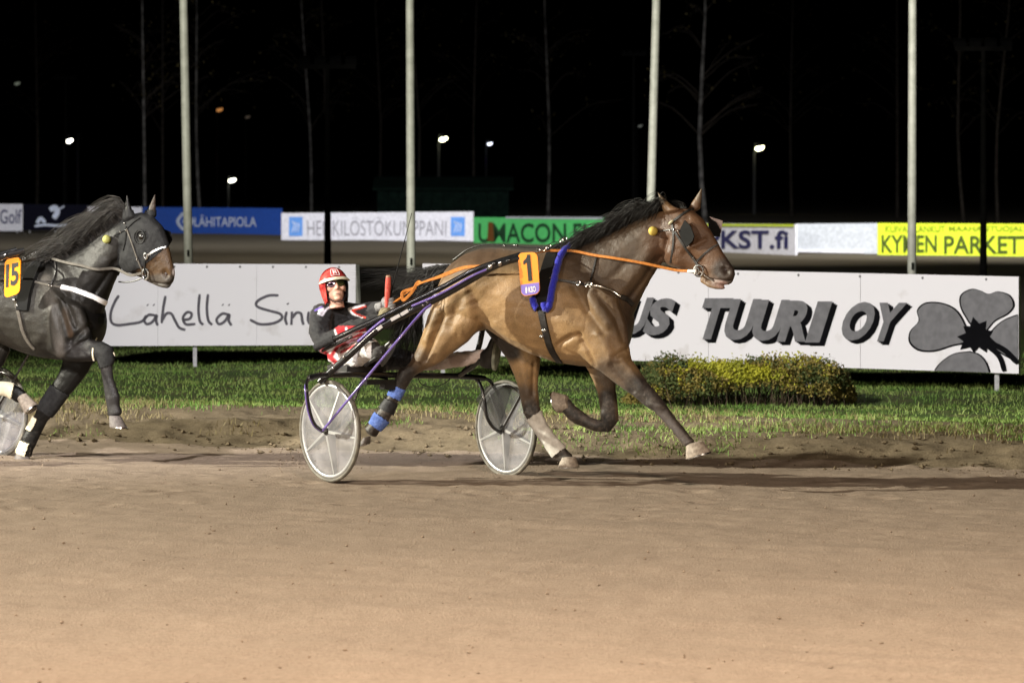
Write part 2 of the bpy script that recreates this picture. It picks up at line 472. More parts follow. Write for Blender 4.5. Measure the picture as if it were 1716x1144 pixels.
# ------------------------------------------------------------------ advertising boards
M_white = ramp_mat('board_white', (.55, .53, .51), (.75, .745, .76), 3.2, .45, .35, detail=9, lo=.22, hi=.40)
M_dirtyw = ramp_mat('board_grey_edge', (.32, .33, .26), (.45, .45, .38), 9, .7)
M_galv = ramp_mat('galvanised_post', (.35, .36, .36), (.5, .5, .5), 25, .5, .5)
M_screw = plain('screw_zinc', (.2, .2, .2), .4, .5)
M_ink = plain('script_ink', (.075, .07, .085), .6)
M_lgrey = plain('letter_grey', (.165, .165, .17), .9, .03)
M_lblack = plain('letter_black', (.005, .005, .006), .9, .03)

def quad_fn(pl0, pl1, pr0, pr1):
    """bottom-left, top-left, bottom-right, top-right -> fn(u, v, lift) lifting towards the camera"""
    n = (pr0 - pl0).cross(pl1 - pl0).normalized()
    if n.y > 0: n = -n
    def fn(u, v, lift=0.0):
        return (pl0 * (1 - u) + pr0 * u) * (1 - v) + (pl1 * (1 - u) + pr1 * u) * v + n * lift
    return fn, n

def board(name, label, xl, xr, ytl, ybl, ytr, ybr, dl, dr, mat, thick=.03, posts=(), panels=1, group=None, edge=None, screws=0, post_mat=None):
    fn, n = quad_fn(P(xl, ybl, dl), P(xl, ytl, dl), P(xr, ybr, dr), P(xr, ytr, dr))
    c = fn(.5, 0); c.z = gz(c.x, c.y)
    root = thing(name, c, label, 'advertising board', group)
    for i in range(panels):
        a = i / panels + (.0006 if i else 0); b = (i + 1) / panels
        mb = MB()
        loop = [fn(a, 0), fn(b, 0), fn(b, 1), fn(a, 1)]
        mb.prism(loop, -n * thick)
        mb.build('panel', mat, root, smooth=False)
    for u in posts:
        q = fn(u, .9, -thick - .03); g = gz(q.x, q.y)
        mb = MB(); mb.box((q.x, q.y, (q.z + g - .1) / 2), (.022, 0, 0), (0, .018, 0), (0, 0, (q.z - g + .1) / 2))
        mb.build('post', post_mat or M_galv, root, smooth=False)
    for i in range(screws):
        q = fn((i + .5) / screws, .965, .004)
        mb = MB(); mb.ell(q, (.014, 0, 0), n * .006, (0, 0, .014), 8, 4); mb.build('screw', M_screw, root)
    return root, fn, n

def px_fn(fn, xl, xr, ytl, ybl, ytr, ybr):
    """photo pixel -> point of a board (by its own corners)"""
    def f(px, py, lift=0.004):
        u = (px - xl) / (xr - xl); t = ytl + (ytr - ytl) * u; b = ybl + (ybr - ybl) * u
        return fn(u, (py - b) / (t - b), lift)
    return f

def stroke(mb, f, pts, wpx, per=6, lift=.004):
    """a pen stroke of constant width, as a flat ribbon"""
    q = cat2(pts, per) if len(pts) > 2 else pts
    L = []; R = []
    for i, (x, y) in enumerate(q):
        x0, y0 = q[max(i - 1, 0)]; x1, y1 = q[min(i + 1, len(q) - 1)]
        dx, dy = x1 - x0, y1 - y0; s = math.hypot(dx, dy) or 1
        ww = wpx / 2 * (0.7 if i in (0, len(q) - 1) else 1)
        L.append(f(x - dy / s * ww, y + dx / s * ww, lift)); R.append(f(x + dy / s * ww, y - dx / s * ww, lift))
    m = len(q)
    mb.add(L + R, [(i, i + 1, m + i + 1, m + i) for i in range(m - 1)])

# left near board with handwriting
A = (100, 596, 441, 580, 443, 578)
rootL, fnL, nL = board('advertising_board', 'white board with grey handwritten Lähellä Sinua behind the driver', A[0], A[1], *A[2:], 48.6, 48.2, M_white, .05, posts=(.455, .07, .93), panels=3, screws=9, group='white boards along the inner rail')
mb = MB(); 
mb.prism([P(596.3, 578, 48.2), P(607, 577, 48.26), P(602, 444, 48.26), P(596.3, 443, 48.2)], (0, .02, 0))
mb.build('end_panel', M_dirtyw, rootL, smooth=False)
fL = px_fn(fnL, *A)
z = lambda x, y: (x / 3.575, 320 + y / 3.575)
SCRIPT = {
 'l': [[(715, 625), (690, 665), (666, 730), (670, 785), (705, 803), (770, 797), (850, 782), (880, 745)]],
 'a': [[(932, 745), (895, 742), (868, 772), (884, 797), (918, 782), (942, 742), (938, 775), (948, 806)], [(886, 680), (890, 684)], [(923, 680), (927, 684)]],
 'h': [[(995, 628), (982, 700), (972, 792)], [(975, 775), (1000, 735), (1030, 735), (1052, 775), (1078, 818), (1115, 832)]],
 'e': [[(1098, 772), (1140, 765), (1152, 735), (1125, 726), (1100, 760), (1118, 798), (1175, 796)]],
 'l1': [[(1200, 618), (1193, 700), (1200, 775), (1222, 802)]],
 'l2': [[(1250, 618), (1243, 700), (1252, 775), (1276, 802)]],
 'a2': [[(1372, 740), (1335, 735), (1302, 768), (1316, 797), (1350, 780), (1378, 738), (1374, 775), (1390, 806)], [(1336, 680), (1340, 684)], [(1374, 680), (1378, 684)]],
 's': [[(1672, 625), (1610, 627), (1545, 660), (1545, 692), (1610, 715), (1680, 735), (1690, 765), (1640, 792), (1560, 797), (1500, 770)]],
 'i': [[(1720, 722), (1712, 765), (1722, 802)], [(1726, 672), (1729, 678)]],
 'n': [[(1752, 722), (1748, 802)], [(1750, 765), (1778, 730), (1806, 735), (1812, 770), (1820, 802)]],
 'u': [[(1852, 722), (1848, 775), (1870, 800), (1900, 785), (1922, 722)], [(1922, 722), (1920, 775), (1934, 802)]],
 'a3': [[(2010, 738), (1975, 735), (1950, 768), (1962, 797), (1992, 782), (2014, 738), (2012, 775), (2024, 804)]],
}
for k_, ss in SCRIPT.items():
    mb = MB()
    for j_, s_ in enumerate(ss): stroke(mb, fL, [z(*q) for q in s_], 4.6 if len(s_) > 2 else 6.0, 5, .004 + .001 * j_)
    mb.build('letter', M_ink, rootL, smooth=False)

# right near board: slanted capitals with a black drop shadow, four-leaf clover
B = (708, 1707, 441.5, 592, 463.5, 626)
rootR, fnR, nR = board('advertising_board', 'white board with grey slanted capitals and a clover behind the bay horse', B[0], B[1], *B[2:], 45.6, 42.0, M_white, .05, posts=(.03, .35, .66, .961), panels=4, screws=10, group='white boards along the inner rail')
fR = px_fn(fnR, *B)
def slant_word(word, x0, x1, y0, y1, dx=8, dy=6):
    # cells: each letter has its own box, baseline follows the board
    for i, ch in enumerate(word):
        wd = [LW.get(c, 1.0) for c in word]; tot = sum(wd); a = x0 + (x1 - x0) * sum(wd[:i]) / tot; b = x0 + (x1 - x0) * sum(wd[:i + 1]) / tot
        sl = (a - x0) / 1000 * 28
        V, Fc = glyphs(ch, .05, .0)
        def pos(u, v, ox, oy, lift):
            h = y1 - y0
            return fR(a + u * (b - a) * 1.02 + (v - .5) * 21 + ox, y1 + sl - v * h + oy, lift)
        par = None
        mb = MB(); mb.add([pos(u, v, 0, 0, .0075 + .0006 * i) for u, v in V], Fc)
        par = mb.build('letter', M_lgrey, rootR, smooth=False)
        mb = MB()
        for k_ in range(3):
            t = (k_ + 1) / 3
            mb.add([pos(u, v, dx * t, dy * t, .0062 - .0006 * k_ - .00008 * i) for u, v in V], Fc)
        mb.build('letter_shadow', M_lblack, par, smooth=False)
LW = {'I': .5, 'U': 1.0, 'T': 1.0, 'R': 1.0, 'S': 1.0, 'O': 1.15, 'Y': 1.05}
slant_word('BONUS'[-2:], 1064, 1146, 499, 561)
slant_word('TUURI', 1192, 1402, 500, 569)
slant_word('OY', 1430, 1522, 506, 571)
def clip_poly(poly, x1, y1f):
    def cl(p, inside, cut):
        out = []
        for i in range(len(p)):
            a, b = p[i - 1], p[i]
            if inside(b):
                if not inside(a): out.append(cut(a, b))
                out.append(b)
            elif inside(a): out.append(cut(a, b))
        return out
    p = cl(poly, lambda q: q[0] <= x1, lambda a, b: (x1, a[1] + (b[1] - a[1]) * (x1 - a[0]) / (b[0] - a[0])))
    g = lambda q: q[1] - y1f(q[0])
    return cl(p, lambda q: g(q) <= 0, lambda a, b: tuple(a[k] + (b[k] - a[k]) * g(a) / (g(a) - g(b)) for k in (0, 1)))
cz = lambda x, y: (1040 + x * 676 / 1716, 440 + y * 260 / 660)
LEAVES = [
 [(1500, 250), (1470, 190), (1470, 140), (1510, 115), (1545, 122), (1575, 135), (1610, 125), (1655, 140), (1672, 180), (1650, 215), (1600, 245), (1560, 290), (1520, 270)],
 [(1490, 285), (1450, 210), (1395, 178), (1330, 175), (1295, 205), (1300, 250), (1268, 290), (1265, 335), (1300, 368), (1360, 372), (1430, 350), (1480, 335)],
 [(1570, 330), (1600, 280), (1650, 240), (1720, 222), (1800, 250), (1800, 400), (1720, 425), (1640, 390), (1600, 360)],
 [(1500, 380), (1440, 390), (1390, 425), (1362, 470), (1365, 520), (1420, 540), (1500, 530), (1575, 510), (1570, 440), (1540, 395)],
]
ybot = lambda x: B[3] + (B[5] - B[3]) * (x - B[0]) / (B[1] - B[0]) - .6
clover = MB()
for k_, lf in enumerate(LEAVES):
    c = cat2([cz(*q) for q in lf + [lf[0]]], 5)[:-1]
    mx_, my_ = sum(q[0] for q in c) / len(c), sum(q[1] for q in c) / len(c)
    big = [(mx_ + (x - mx_) * 1.07 , my_ + (y - my_) * 1.07 + .6) for x, y in c]
    for poly, lift, m_, nm in ((big, .004 + .0008 * k_, M_lblack, 'leaf_outline'), (c, .0085 + .0008 * k_, M_lgrey, 'leaf')):
        poly = clip_poly(poly, B[1] - .6, ybot)
        pts = [fR(x, y, lift) for x, y in poly]
        mb = MB(); mb.add(pts, [tuple(t) for t in tessellate_polygon([pts])]); 
        mb.build(nm, m_, rootR, smooth=False)
star = []
for k_ in range(18):
    a = k_ / 18 * 2 * math.pi; r = (78 if k_ % 2 else 52) * (1.0 + .12 * math.sin(3 * a))
    star.append(cz(1530 + r * math.cos(a), 315 + r * 1.0 * math.sin(a)))
mb = MB(); pts = [fR(x, y, .0125) for x, y in star]; mb.add(pts, [tuple(t) for t in tessellate_polygon([pts])]); mb.build('clover_heart', M_lblack, rootR, smooth=False)
mb = MB()
stroke(mb, fR, [cz(*q) for q in ((1570, 350), (1620, 400), (1640, 462))], 8, 5, .0135)
stroke(mb, fR, [cz(*q) for q in ((1570, 335), (1640, 372), (1693, 428))], 9, 5, .0145)
mb.build('clover_stem', M_lblack, rootR, smooth=False)

# far boards on the other side of the infield
def far_board(label, xl, xr, yt, yb, mat, yt2=None, yb2=None):
    yt2 = yt if yt2 is None else yt2; yb2 = yb if yb2 is None else yb2
    dl = min(170, ZC * F / (yb - HY)); dr = min(170, ZC * F / (yb2 - HY))
    r, fn, n = board('advertising_board', label, xl, xr, yt, yb, yt2, yb2, dl, dr, mat, .06, posts=(.1, .5, .9), group='boards across the infield')
    return r, fn, px_fn(fn, xl, xr, yt, yb, yt2, yb2)
def text_px(txt, f, rect, mat, parent, lift=.02, **k):
    x0, y0, x1, y1 = rect
    V, Fc = glyphs(txt, k.get('bold', 0), k.get('shear', 0), k.get('space', 1))
    mb = MB(); mb.add([f(x0 + a * (x1 - x0), y1 + (y0 - y1) * b, lift) for a, b in V], Fc)
    return mb.build('lettering', mat, parent, smooth=False)
c_w = plain('far_white', (.66, .65, .70), .5); c_k = plain('far_black', (.006, .006, .012), .9, .04); c_b = plain('far_blue', (.025, .085, .40), .5)
c_g = plain('far_green', (.09, .50, .14), .5); c_y = plain('far_yellow', (.55, .66, .03), .5); c_gr = plain('far_grey', (.42, .44, .47), .5)
c_nv = plain('navy_print', (.03, .03, .10), .5); c_lb = plain('light_blue_print', (.12, .30, .72), .5); c_thin = plain('thin_grey_print', (.26, .25, .28), .5)
c_dg = plain('dark_green_print', (.012, .05, .02), .5); c_bw = plain('pale_print', (.55, .6, .72), .5); c_br = plain('brown_print', (.13, .05, .01), .5)
r, fn, f = far_board('small white far board lettered Golf at the left end', -60, 38, 342, 387, c_w)
text_px('Golf', f, (0, 351, 36, 375), c_nv, r, bold=.01)
r, fn, f = far_board('black far board with a pale golfer drawing over the black horse', 38.5, 147, 342, 386, c_k, 343, 386)
mb = MB(); stroke(mb, f, [(58, 379), (75, 377), (95, 378), (112, 377)], 4, 5, .02); stroke(mb, f, [(62, 374), (68, 366), (76, 373)], 6, 5, .024); mb.build('drawing', c_bw, r, smooth=False)
mb = MB(); stroke(mb, f, [(84, 352), (92, 348), (96, 356), (90, 366)], 9, 5, .021); stroke(mb, f, [(88, 352), (100, 350), (108, 345)], 2.5, 5, .025); mb.build('drawing', c_bw, r, smooth=False)
r, fn, f = far_board('dull white far board half hidden behind the flying black mane', 147.5, 238, 346, 388, c_w, 347, 390)
r, fn, f = far_board('blue far board lettered LÄHITAPIOLA crossed by a pale flagpole', 238.5, 471, 347, 391, c_b, 349, 395)
text_px('LÄHITAPIOLA', f, (329, 360, 432, 380), c_bw, r, bold=.012)
for s_ in ((1, c_bw, .02), (.62, c_b, .024), (.3, c_bw, .028)):
    mb = MB(); pts = [f(313 + 14 * s_[0] * math.sin(a) * (1 + .1 * math.cos(4 * a)), 371 + 16 * s_[0] * math.cos(a), s_[2]) for a in [k * math.pi / 10 for k in range(20)]]
    mb.add(pts, [tuple(range(20))]); mb.build('emblem', s_[1], r, smooth=False)
r, fn, f = far_board('white far board lettered HENKILÖSTÖKUMPPANI with blue squares', 471.5, 793, 357, 403, c_w, 354.5, 405)
text_px('HENKILÖSTÖKUMPPANI', f, (516, 364, 749, 395), c_thin, r, bold=-.006)
for x in (485, 756.5):
    mb = MB(); pts = [f(x + a, 379.5 + b, .02) for a, b in ((0, 16), (23, 16), (23, -16), (0, -16))]; mb.add(pts, [(0, 1, 2, 3)]); e_ = mb.build('emblem', c_lb, r, smooth=False)
    mb = MB()
    for k_ in range(3): stroke(mb, f, [(x + 5 + 5 * k_, 370 + 2 * k_), (x + 9 + 4 * k_, 377), (x + 5 + 5 * k_, 389)], 1.6, 4, .026 + .002 * k_)
    mb.build('emblem_mark', c_bw, e_, smooth=False)
r, fn, f = far_board('green far board lettered UMACON.FI above the bay rump', 793.5, 1011, 364, 408, c_g, 366, 414)
text_px('UMACON.FI', f, (803, 374, 984, 406), c_dg, r, bold=.012)
mb = MB(); pts = [f(x, y, .03) for x, y in ((819, 404), (831, 404), (829, 372), (821, 372))]; mb.add(pts, [(0, 1, 2, 3)]); mb.build('emblem', c_br, r, smooth=False)
mb = MB(); mb.prism([f(850, 366.2, .01), f(1011, 367.6, .01), f(1011, 364, .01), f(850, 363, .01)], (0, .1, 0)); mb.build('top_rail', c_gr, r, smooth=False)
r, fn, f = far_board('white far board lettered PKST.fi beside the bay muzzle', 1011.5, 1333, 372, 416, c_w, 376, 429)
text_px('PKST.fi', f, (1194, 386, 1323, 417), c_nv, r, bold=.022)
mb = MB(); mb.add([f(1150, 378.5, .03), f(1332, 379.5, .03), f(1332, 376, .03), f(1150, 374.6, .03)], [(0, 1, 2, 3)]); mb.build('top_stripe', c_y, r, smooth=False)
r, fn, f = far_board('blank grey far board between PKST.fi and the yellow board', 1333.5, 1470, 375, 425, c_gr, 374, 426)
mb = MB(); mb.prism([f(1335, 422, .01), f(1448, 424, .01), f(1448, 420, .01), f(1335, 418, .01)], (0, -.05, 0)); mb.build('bottom_rail', c_w, r, smooth=False)
r, fn, f = far_board('yellow far board lettered KYMEN PARKETTI crossed by two poles', 1470.5, 1760, 374, 428, c_y, 375.5, 431)
c_ol = plain('olive_print', (.20, .26, .01), .5); c_dk = plain('dark_olive_print', (.05, .075, .01), .5)
text_px('KYMEN', f, (1478, 394, 1572, 423), c_dk, r, bold=.02); text_px('PARKETTI', f, (1584, 395, 1742, 425), c_dk, r, bold=.02)
text_px('KUIVAT LANKUT', f, (1484, 378, 1586, 389), c_ol, r, bold=.02); text_px('MAAHANTUOJALTA', f, (1592, 378.5, 1738, 390), c_ol, r, bold=.02)

# ------------------------------------------------------------------ flagpoles, masts, lamps, shed, trees
M_pole = ramp_mat('pole_paint', (.42, .43, .36), (.54, .55, .47), 8, .5, .4)
M_mast = ramp_mat('mast_dark', (.005, .005, .0045), (.008, .0075, .007), 8, .9, .05)
FP = [(307.5, 316, 440, 'first tall pale flagpole from the left, leaning right, beside the blue board', 64),
      (687, 689, 470, 'tall pale flagpole rising behind the whip and over the HENKILÖ board', 60),
      (1100, 1091, 340, 'tall pale flagpole rising just behind the ears of the bay horse', 60),
      (1529.5, 1528, 455, 'tall pale flagpole crossing the yellow board at the right', 58)]
for x0, x1, y1, lab, dd in FP:
    yb = HY + ZC * F / dd
    at = lambda y: P(x0 + (x1 - x0) * y / y1, y, dd)
    b = at(yb); t = at(-420)
    r = thing('flagpole', b, lab, 'flagpole', 'tall pale flagpoles along the infield')
    pr = 7.2 / F * dd
    MB().tube([b, b.lerp(t, .3), b.lerp(t, .7), t], [pr * 1.03, pr, pr * .92, pr * .8], 16).build('pole', M_pole, r)
    MB().sphere(t + Vector((0, 0, .08)), pr * 1.3).build('finial', M_pole, r)
    MB().tube([b + Vector((0, 0, -.05)), b + Vector((0, 0, .05)), b + Vector((0, 0, .07))], [.14, .14, .08], 16).build('base_plate', M_galv, r)
    c0 = b.lerp(t, .12) + Vector((0, -pr - .02, 0)); MB().box(c0, (.012, 0, 0), (0, .012, 0), (0, 0, .05)).build('cleat', M_mast, r, smooth=False)
M_headg = plain('lamp_housing', (.005, .005, .005), .9, .03)
for x, yt, dd, lab in ((110, 132, 235, 'dim unlit floodlight mast at the left beside a bright lamp'), (549, 112, 92, 'dark floodlight mast crossing the HENKILÖSTÖ board'),
                       (1062, 92, 215, 'dim floodlight mast left of the pole behind the bay ears'), (1648, 82, 92, 'dark floodlight mast crossing the yellow board at the right')):
    b = P(x, HY + ZC * F / dd, dd); b.z = 0; t = P(x, yt, dd)
    r = thing('floodlight_mast', b, lab, 'floodlight mast', 'unlit floodlight masts in the infield')
    wpx = 5.5 if dd < 100 else 2.6
    pr = wpx / F * dd
    MB().tube([b, b.lerp(t, .3), t], [pr * 1.15, pr, pr * .7], 10).build('mast', M_mast, r)
    MB().box(t, (.62, 0, 0), (0, .05, 0), (0, 0, .05)).build('crossbar', M_mast, r, smooth=False)
    for k_ in range(4):
        c = t + Vector((-.51 + k_ * .34, .1, .12)); MB().box(c, (.12, 0, 0), (0, .10, .04), (0, -.02, .08)).build('lamp_head', M_headg, r, smooth=False)
M_lpole = plain('lamp_post_paint', (.07, .07, .07), .7, .2)
LAMPS = [(116, 236, 240, (1, .97, .85), 12, 1.0, 'bright white street lamp at the far left'), (389, 302, 300, (1, 1, .8), 10, 1.0, 'low bright street lamp just right of the first flagpole'),
         (743, 233, 260, (1, 1, .62), 12, 1.15, 'bright yellowish lamp right of the second flagpole'), (821, 241, 320, (.8, .85, 1), 4, .7, 'small bluish lamp right of the bright yellowish one'),
         (1273, 248, 260, (1, 1, .58), 12, 1.2, 'bright yellow lamp above the PKST.fi board'), (368, 184, 420, (1, .42, .12), .5, .9, 'faint orange lamp high right of the first flagpole'),
         (29, 140, 420, (.8, .9, .7), .14, .8, 'faint small lamp in the top left corner'), (415, 196, 460, (1, .8, .6), .05, .7, 'barely lit lamp right of the faint orange one'),
         (1073, 211, 400, (.85, .9, .8), .12, .6, 'faint lamp just left of the third flagpole'), (136, 232, 300, (.02, .02, .02), .0, .5, 'unlit looking lamp next to the bright lamp at far left')]
for x, y, dd, col, st, sz, lab in LAMPS:
    t = P(x, y, dd); b = t.copy(); b.z = 0
    r = thing('street_lamp', b + Vector((0, .6, 0)), lab, 'street lamp', 'distant street lamps')
    MB().tube([b + Vector((-.3, .6, 0)), t + Vector((-.3, .6, -.4)), t + Vector((-.25, .4, .25)), t + Vector((0, .1, .3))], [.11, .08, .06, .05], 8).build('pole', M_lpole, r)
    hs = 6.0 / F * dd * sz
    MB().ell(t + Vector((0, 0, hs * .55)), (hs * 1.15, 0, hs * .2), (0, hs, 0), (0, 0, hs * .3), 12, 6).build('lamp_housing', M_headg, r)
    MB().ell(t, (hs, 0, hs * .25), (0, hs * .8, 0), (0, 0, hs * .6), 12, 6).build('lamp_lens', emit_mat('lamp_glow', col, st), r)

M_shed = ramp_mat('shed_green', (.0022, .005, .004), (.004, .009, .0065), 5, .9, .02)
sd = 182
r = thing('shed', P(742, HY + ZC * F / sd, sd), 'low dark green shed behind the HENKILÖSTÖ board', 'shed')
sx0, sx1 = P(632, 320, sd), P(853, 320, sd)
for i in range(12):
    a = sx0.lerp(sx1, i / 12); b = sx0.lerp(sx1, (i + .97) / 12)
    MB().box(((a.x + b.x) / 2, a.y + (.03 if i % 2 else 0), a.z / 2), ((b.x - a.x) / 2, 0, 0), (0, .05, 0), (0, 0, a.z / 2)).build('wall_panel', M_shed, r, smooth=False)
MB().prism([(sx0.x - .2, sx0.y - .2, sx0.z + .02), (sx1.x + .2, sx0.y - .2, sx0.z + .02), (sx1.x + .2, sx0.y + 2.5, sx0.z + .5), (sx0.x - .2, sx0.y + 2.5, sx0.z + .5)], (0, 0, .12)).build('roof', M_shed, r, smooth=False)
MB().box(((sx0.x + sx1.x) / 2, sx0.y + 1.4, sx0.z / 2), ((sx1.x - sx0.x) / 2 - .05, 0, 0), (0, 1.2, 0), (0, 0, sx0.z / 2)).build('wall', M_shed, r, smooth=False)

M_bark = ramp_mat('birch_bark', (.025, .023, .021), (.13, .122, .112), 3.2, .8, .2)
M_barkd = ramp_mat('dark_bark', (.03, .025, .02), (.055, .046, .038), 6, .9, .1)
M_twig = plain('twigs', (.035, .028, .022), .9, .1)
M_autleaf = ramp_mat('autumn_leaves', (.03, .025, .008), (.06, .045, .012), 2, .7, .2)
TREES = [(237, 243, 5, 190, 'pale slender birch trunk left of the first flagpole', 1), (323, 336, 4.5, 200, 'leaning birch trunk just right of the first flagpole', 1), (272, 273, 4, 230, 'dim thin trunk between the birch and the first flagpole', 0),
         (503, 522, 4, 215, 'curving birch trunk left of the dark mast over the white board', 1), (538, 548, 4, 240, 'dim trunk behind the mast over the white board', 0), (693, 697, 3.5, 230, 'dim trunk hugging the second flagpole', 0), (634, 633, 3.5, 250, 'faint thin trunk above the left end of the shed', 0),
         (796, 796, 3.5, 240, 'faint trunk above the right half of the shed', 0), (915, 918, 4.5, 220, 'dim trunk over the middle of the green board', 1), (1172, 1183, 7, 190, 'clear spotted birch trunk right of the bay ears', 1),
         (1326, 1327, 4, 250, 'faint trunk above the right end of PKST.fi board', 0), (1503, 1504, 4.5, 240, 'faint trunk left of the fourth flagpole', 0), (1600, 1615, 4.5, 215, 'dim trunk right of the fourth flagpole', 0), (1690, 1672, 4.5, 215, 'dim forking trunk at the right edge', 0), (60, 62, 4.5, 240, 'dim trunk behind the board with a golfer', 0)]
for x0, x1, wpx, dd, lab, birch in TREES:
    b = P(x1, HY + ZC * F / dd, dd); b.z = 0; t = P(x0, -130, dd)
    h = t.z
    r = thing('birch_tree' if birch else 'dark_tree', b, lab, 'tree', 'trees beyond the far boards')
    k0 = random.uniform(-.25, .25)
    ax = [b.lerp(t, s) + Vector((k0 * math.sin(s * 6), 0, 0)) for s in (0, .15, .3, .5, .7, .85, 1)]
    rr = wpx / 2 / F * dd
    MB().tube(ax, [rr * 1.4, rr * 1.15, rr, rr * .85, rr * .6, rr * .4, rr * .12], 9).build('trunk', M_bark if birch else M_barkd, r)
    lim = MB(); lv = []
    for k_ in range(26):
        s = random.uniform(.28, .97); base = b.lerp(t, s) + Vector((k0 * math.sin(s * 6), 0, 0)); a = random.uniform(0, 6.28); L = (1.1 - s) * random.uniform(2.5, 5)
        q = [base, base + Vector((math.cos(a) * L * .5, math.sin(a) * L * .5, L * .4)), base + Vector((math.cos(a) * L, math.sin(a) * L, L * random.uniform(.2, .7)))]
        hair(lim, q, rr * .28 * (1.2 - s), 4, 3)
        for j in range(6):
            c = q[1].lerp(q[2], random.random()) + Vector([random.gauss(0, .3) for _ in range(3)]); lv.append(c)
            if j < 5: hair(lim, [q[1].lerp(q[2], random.random()), c], rr * .06, 3, 1)
    lim.build('limbs', M_twig, r)['kind'] = 'stuff'
    if not birch or True:
        mb = MB()
        for c in lv:
            u = Vector([random.gauss(0, .035) for _ in range(3)]); v_ = Vector([random.gauss(0, .035) for _ in range(3)]); mb.add([c - u, c + v_, c + u, c - v_], [(0, 1, 2, 3)])
        mb.build('crown', M_autleaf, r, smooth=False)['kind'] = 'stuff'

# ------------------------------------------------------------------ the autumn shrub in front of the right board
M_lg = leaf_mat('shrub_yellow_green', (.26, .28, .025), (.52, .50, .045), 5)
M_lo = leaf_mat('shrub_russet', (.14, .115, .03), (.28, .225, .055), 6)
M_ld = leaf_mat('shrub_green', (.06, .085, .024), (.12, .15, .045), 6)
M_stem = plain('shrub_stems', (.10, .075, .05), .9, .1)
sd = 40.2
s0 = P(1248, 672, sd); s0.z = gz(s0.x, s0.y)
r = thing('shrub', s0, 'low autumn shrub of yellow and russet leaves before the clover board', 'shrub')
def sh_top(px): # outline of the crown
    return np.interp(px, [1045, 1062, 1080, 1110, 1140, 1200, 1260, 1330, 1380, 1405, 1422, 1434], [672, 640, 612, 594, 598, 606, 602, 597, 600, 612, 630, 662])
def sh_bot(px): return np.interp(px, [1045, 1100, 1180, 1230, 1280, 1340, 1434], [680, 668, 662, 650, 640, 655, 672])
L3 = ([], [], [])
for i in range(20000):
    px = random.uniform(1046, 1432); tt = sh_top(px) ; bb = sh_bot(px)
    v_ = random.random() ** .8; py = tt + (bb - tt) * v_
    edge = min(1, (px - 1040) / 60, (1440 - px) / 50)
    dp = .55 * edge * math.sin(math.acos(max(-1, min(1, 1 - 2 * min(.99, v_ * .6 + .12)))))
    side = random.choice((-1, -1, -1, 1)); rr = random.uniform(.8, 1.03)
    py += random.gauss(0, 3.5) - (random.random() < .06) * random.uniform(2, 12)
    c = P(px + random.gauss(0, 3), py, sd + side * dp * rr + random.gauss(0, .04))
    g = nz(np.array([px * .022]), np.array([py * .03 + 5]), 41)[0] + .5 * nz(np.array([px * .07]), np.array([py * .08]), 42)[0]
    low = (py - 605) / 60
    q = g + random.gauss(0, .12)
    if px < 1150 and v_ < .3: ki = 2 if random.random() < .75 else 1
    elif q > .02 and v_ < .85 and 1085 < px < 1400: ki = 0
    elif q < -.28: ki = 2
    else: ki = 1
    if v_ > .72 and random.random() < .55: continue
    L3[ki].append((c, random.uniform(.008, .018)))
base_m = (M_lg, M_lo, M_ld)
for ki in range(3):
    n_ = len(L3[ki]); C = np.array([list(c) for c, s in L3[ki]]); S = np.array([s for c, s in L3[ki]])
    U = rng.normal(size=(n_, 3)); U /= np.linalg.norm(U, axis=1)[:, None]; W_ = rng.normal(size=(n_, 3)); W_ -= (W_ * U).sum(1)[:, None] * U; W_ /= np.linalg.norm(W_, axis=1)[:, None]
    N_ = np.cross(U, W_)
    V = np.stack([C - U * S[:, None] * 1.3, C + W_ * S[:, None] * .7 + N_ * S[:, None] * .25, C + U * S[:, None] * 1.3, C - W_ * S[:, None] * .7 + N_ * S[:, None] * .25], 1)
    Fq = np.arange(n_ * 4).reshape(n_, 4)
    np_mesh('leaves', V.reshape(-1, 3) - np.array(s0), Fq, base_m[ki], r)['kind'] = 'stuff'
mb = MB()
for i in range(420):
    px = random.uniform(1060, 1420); t_ = P(px + random.gauss(0, 14), sh_top(px) + random.uniform(-8, 40), sd + random.gauss(0, .25)); b_ = P(px + random.gauss(0, 6), 672, sd + random.gauss(0, .3)); b_.z = gz(b_.x, b_.y) - .02
    hair(mb, [b_, b_.lerp(t_, .5) + Vector((random.gauss(0, .03), random.gauss(0, .03), 0)), t_], random.uniform(.003, .006), 3, 2)
o = mb.build('stems', M_stem, r); o['kind'] = 'stuff'
# ------------------------------------------------------------------ horses
class Plane:
    """a horse's mid-plane: heading turned by al from the picture plane; t is the distance to the far side of it"""
    def __init__(s, px, d, al):
        s.A = P(px, 301, d); s.A.z = 0
        a = math.radians(al); s.h = Vector((math.cos(a), -math.sin(a), 0)); s.l = Vector((math.sin(a), math.cos(a), 0))
    def __call__(s, px, py, t=0.0):
        k = (px - CX) / F
        o = s.A + s.l * t
        q = (k * (o.y + CD) - o.x) / (s.h.x - k * s.h.y)
        p = o + s.h * q; d = p.y + CD
        p.z = ZC - (py - HY) / F * d
        return p

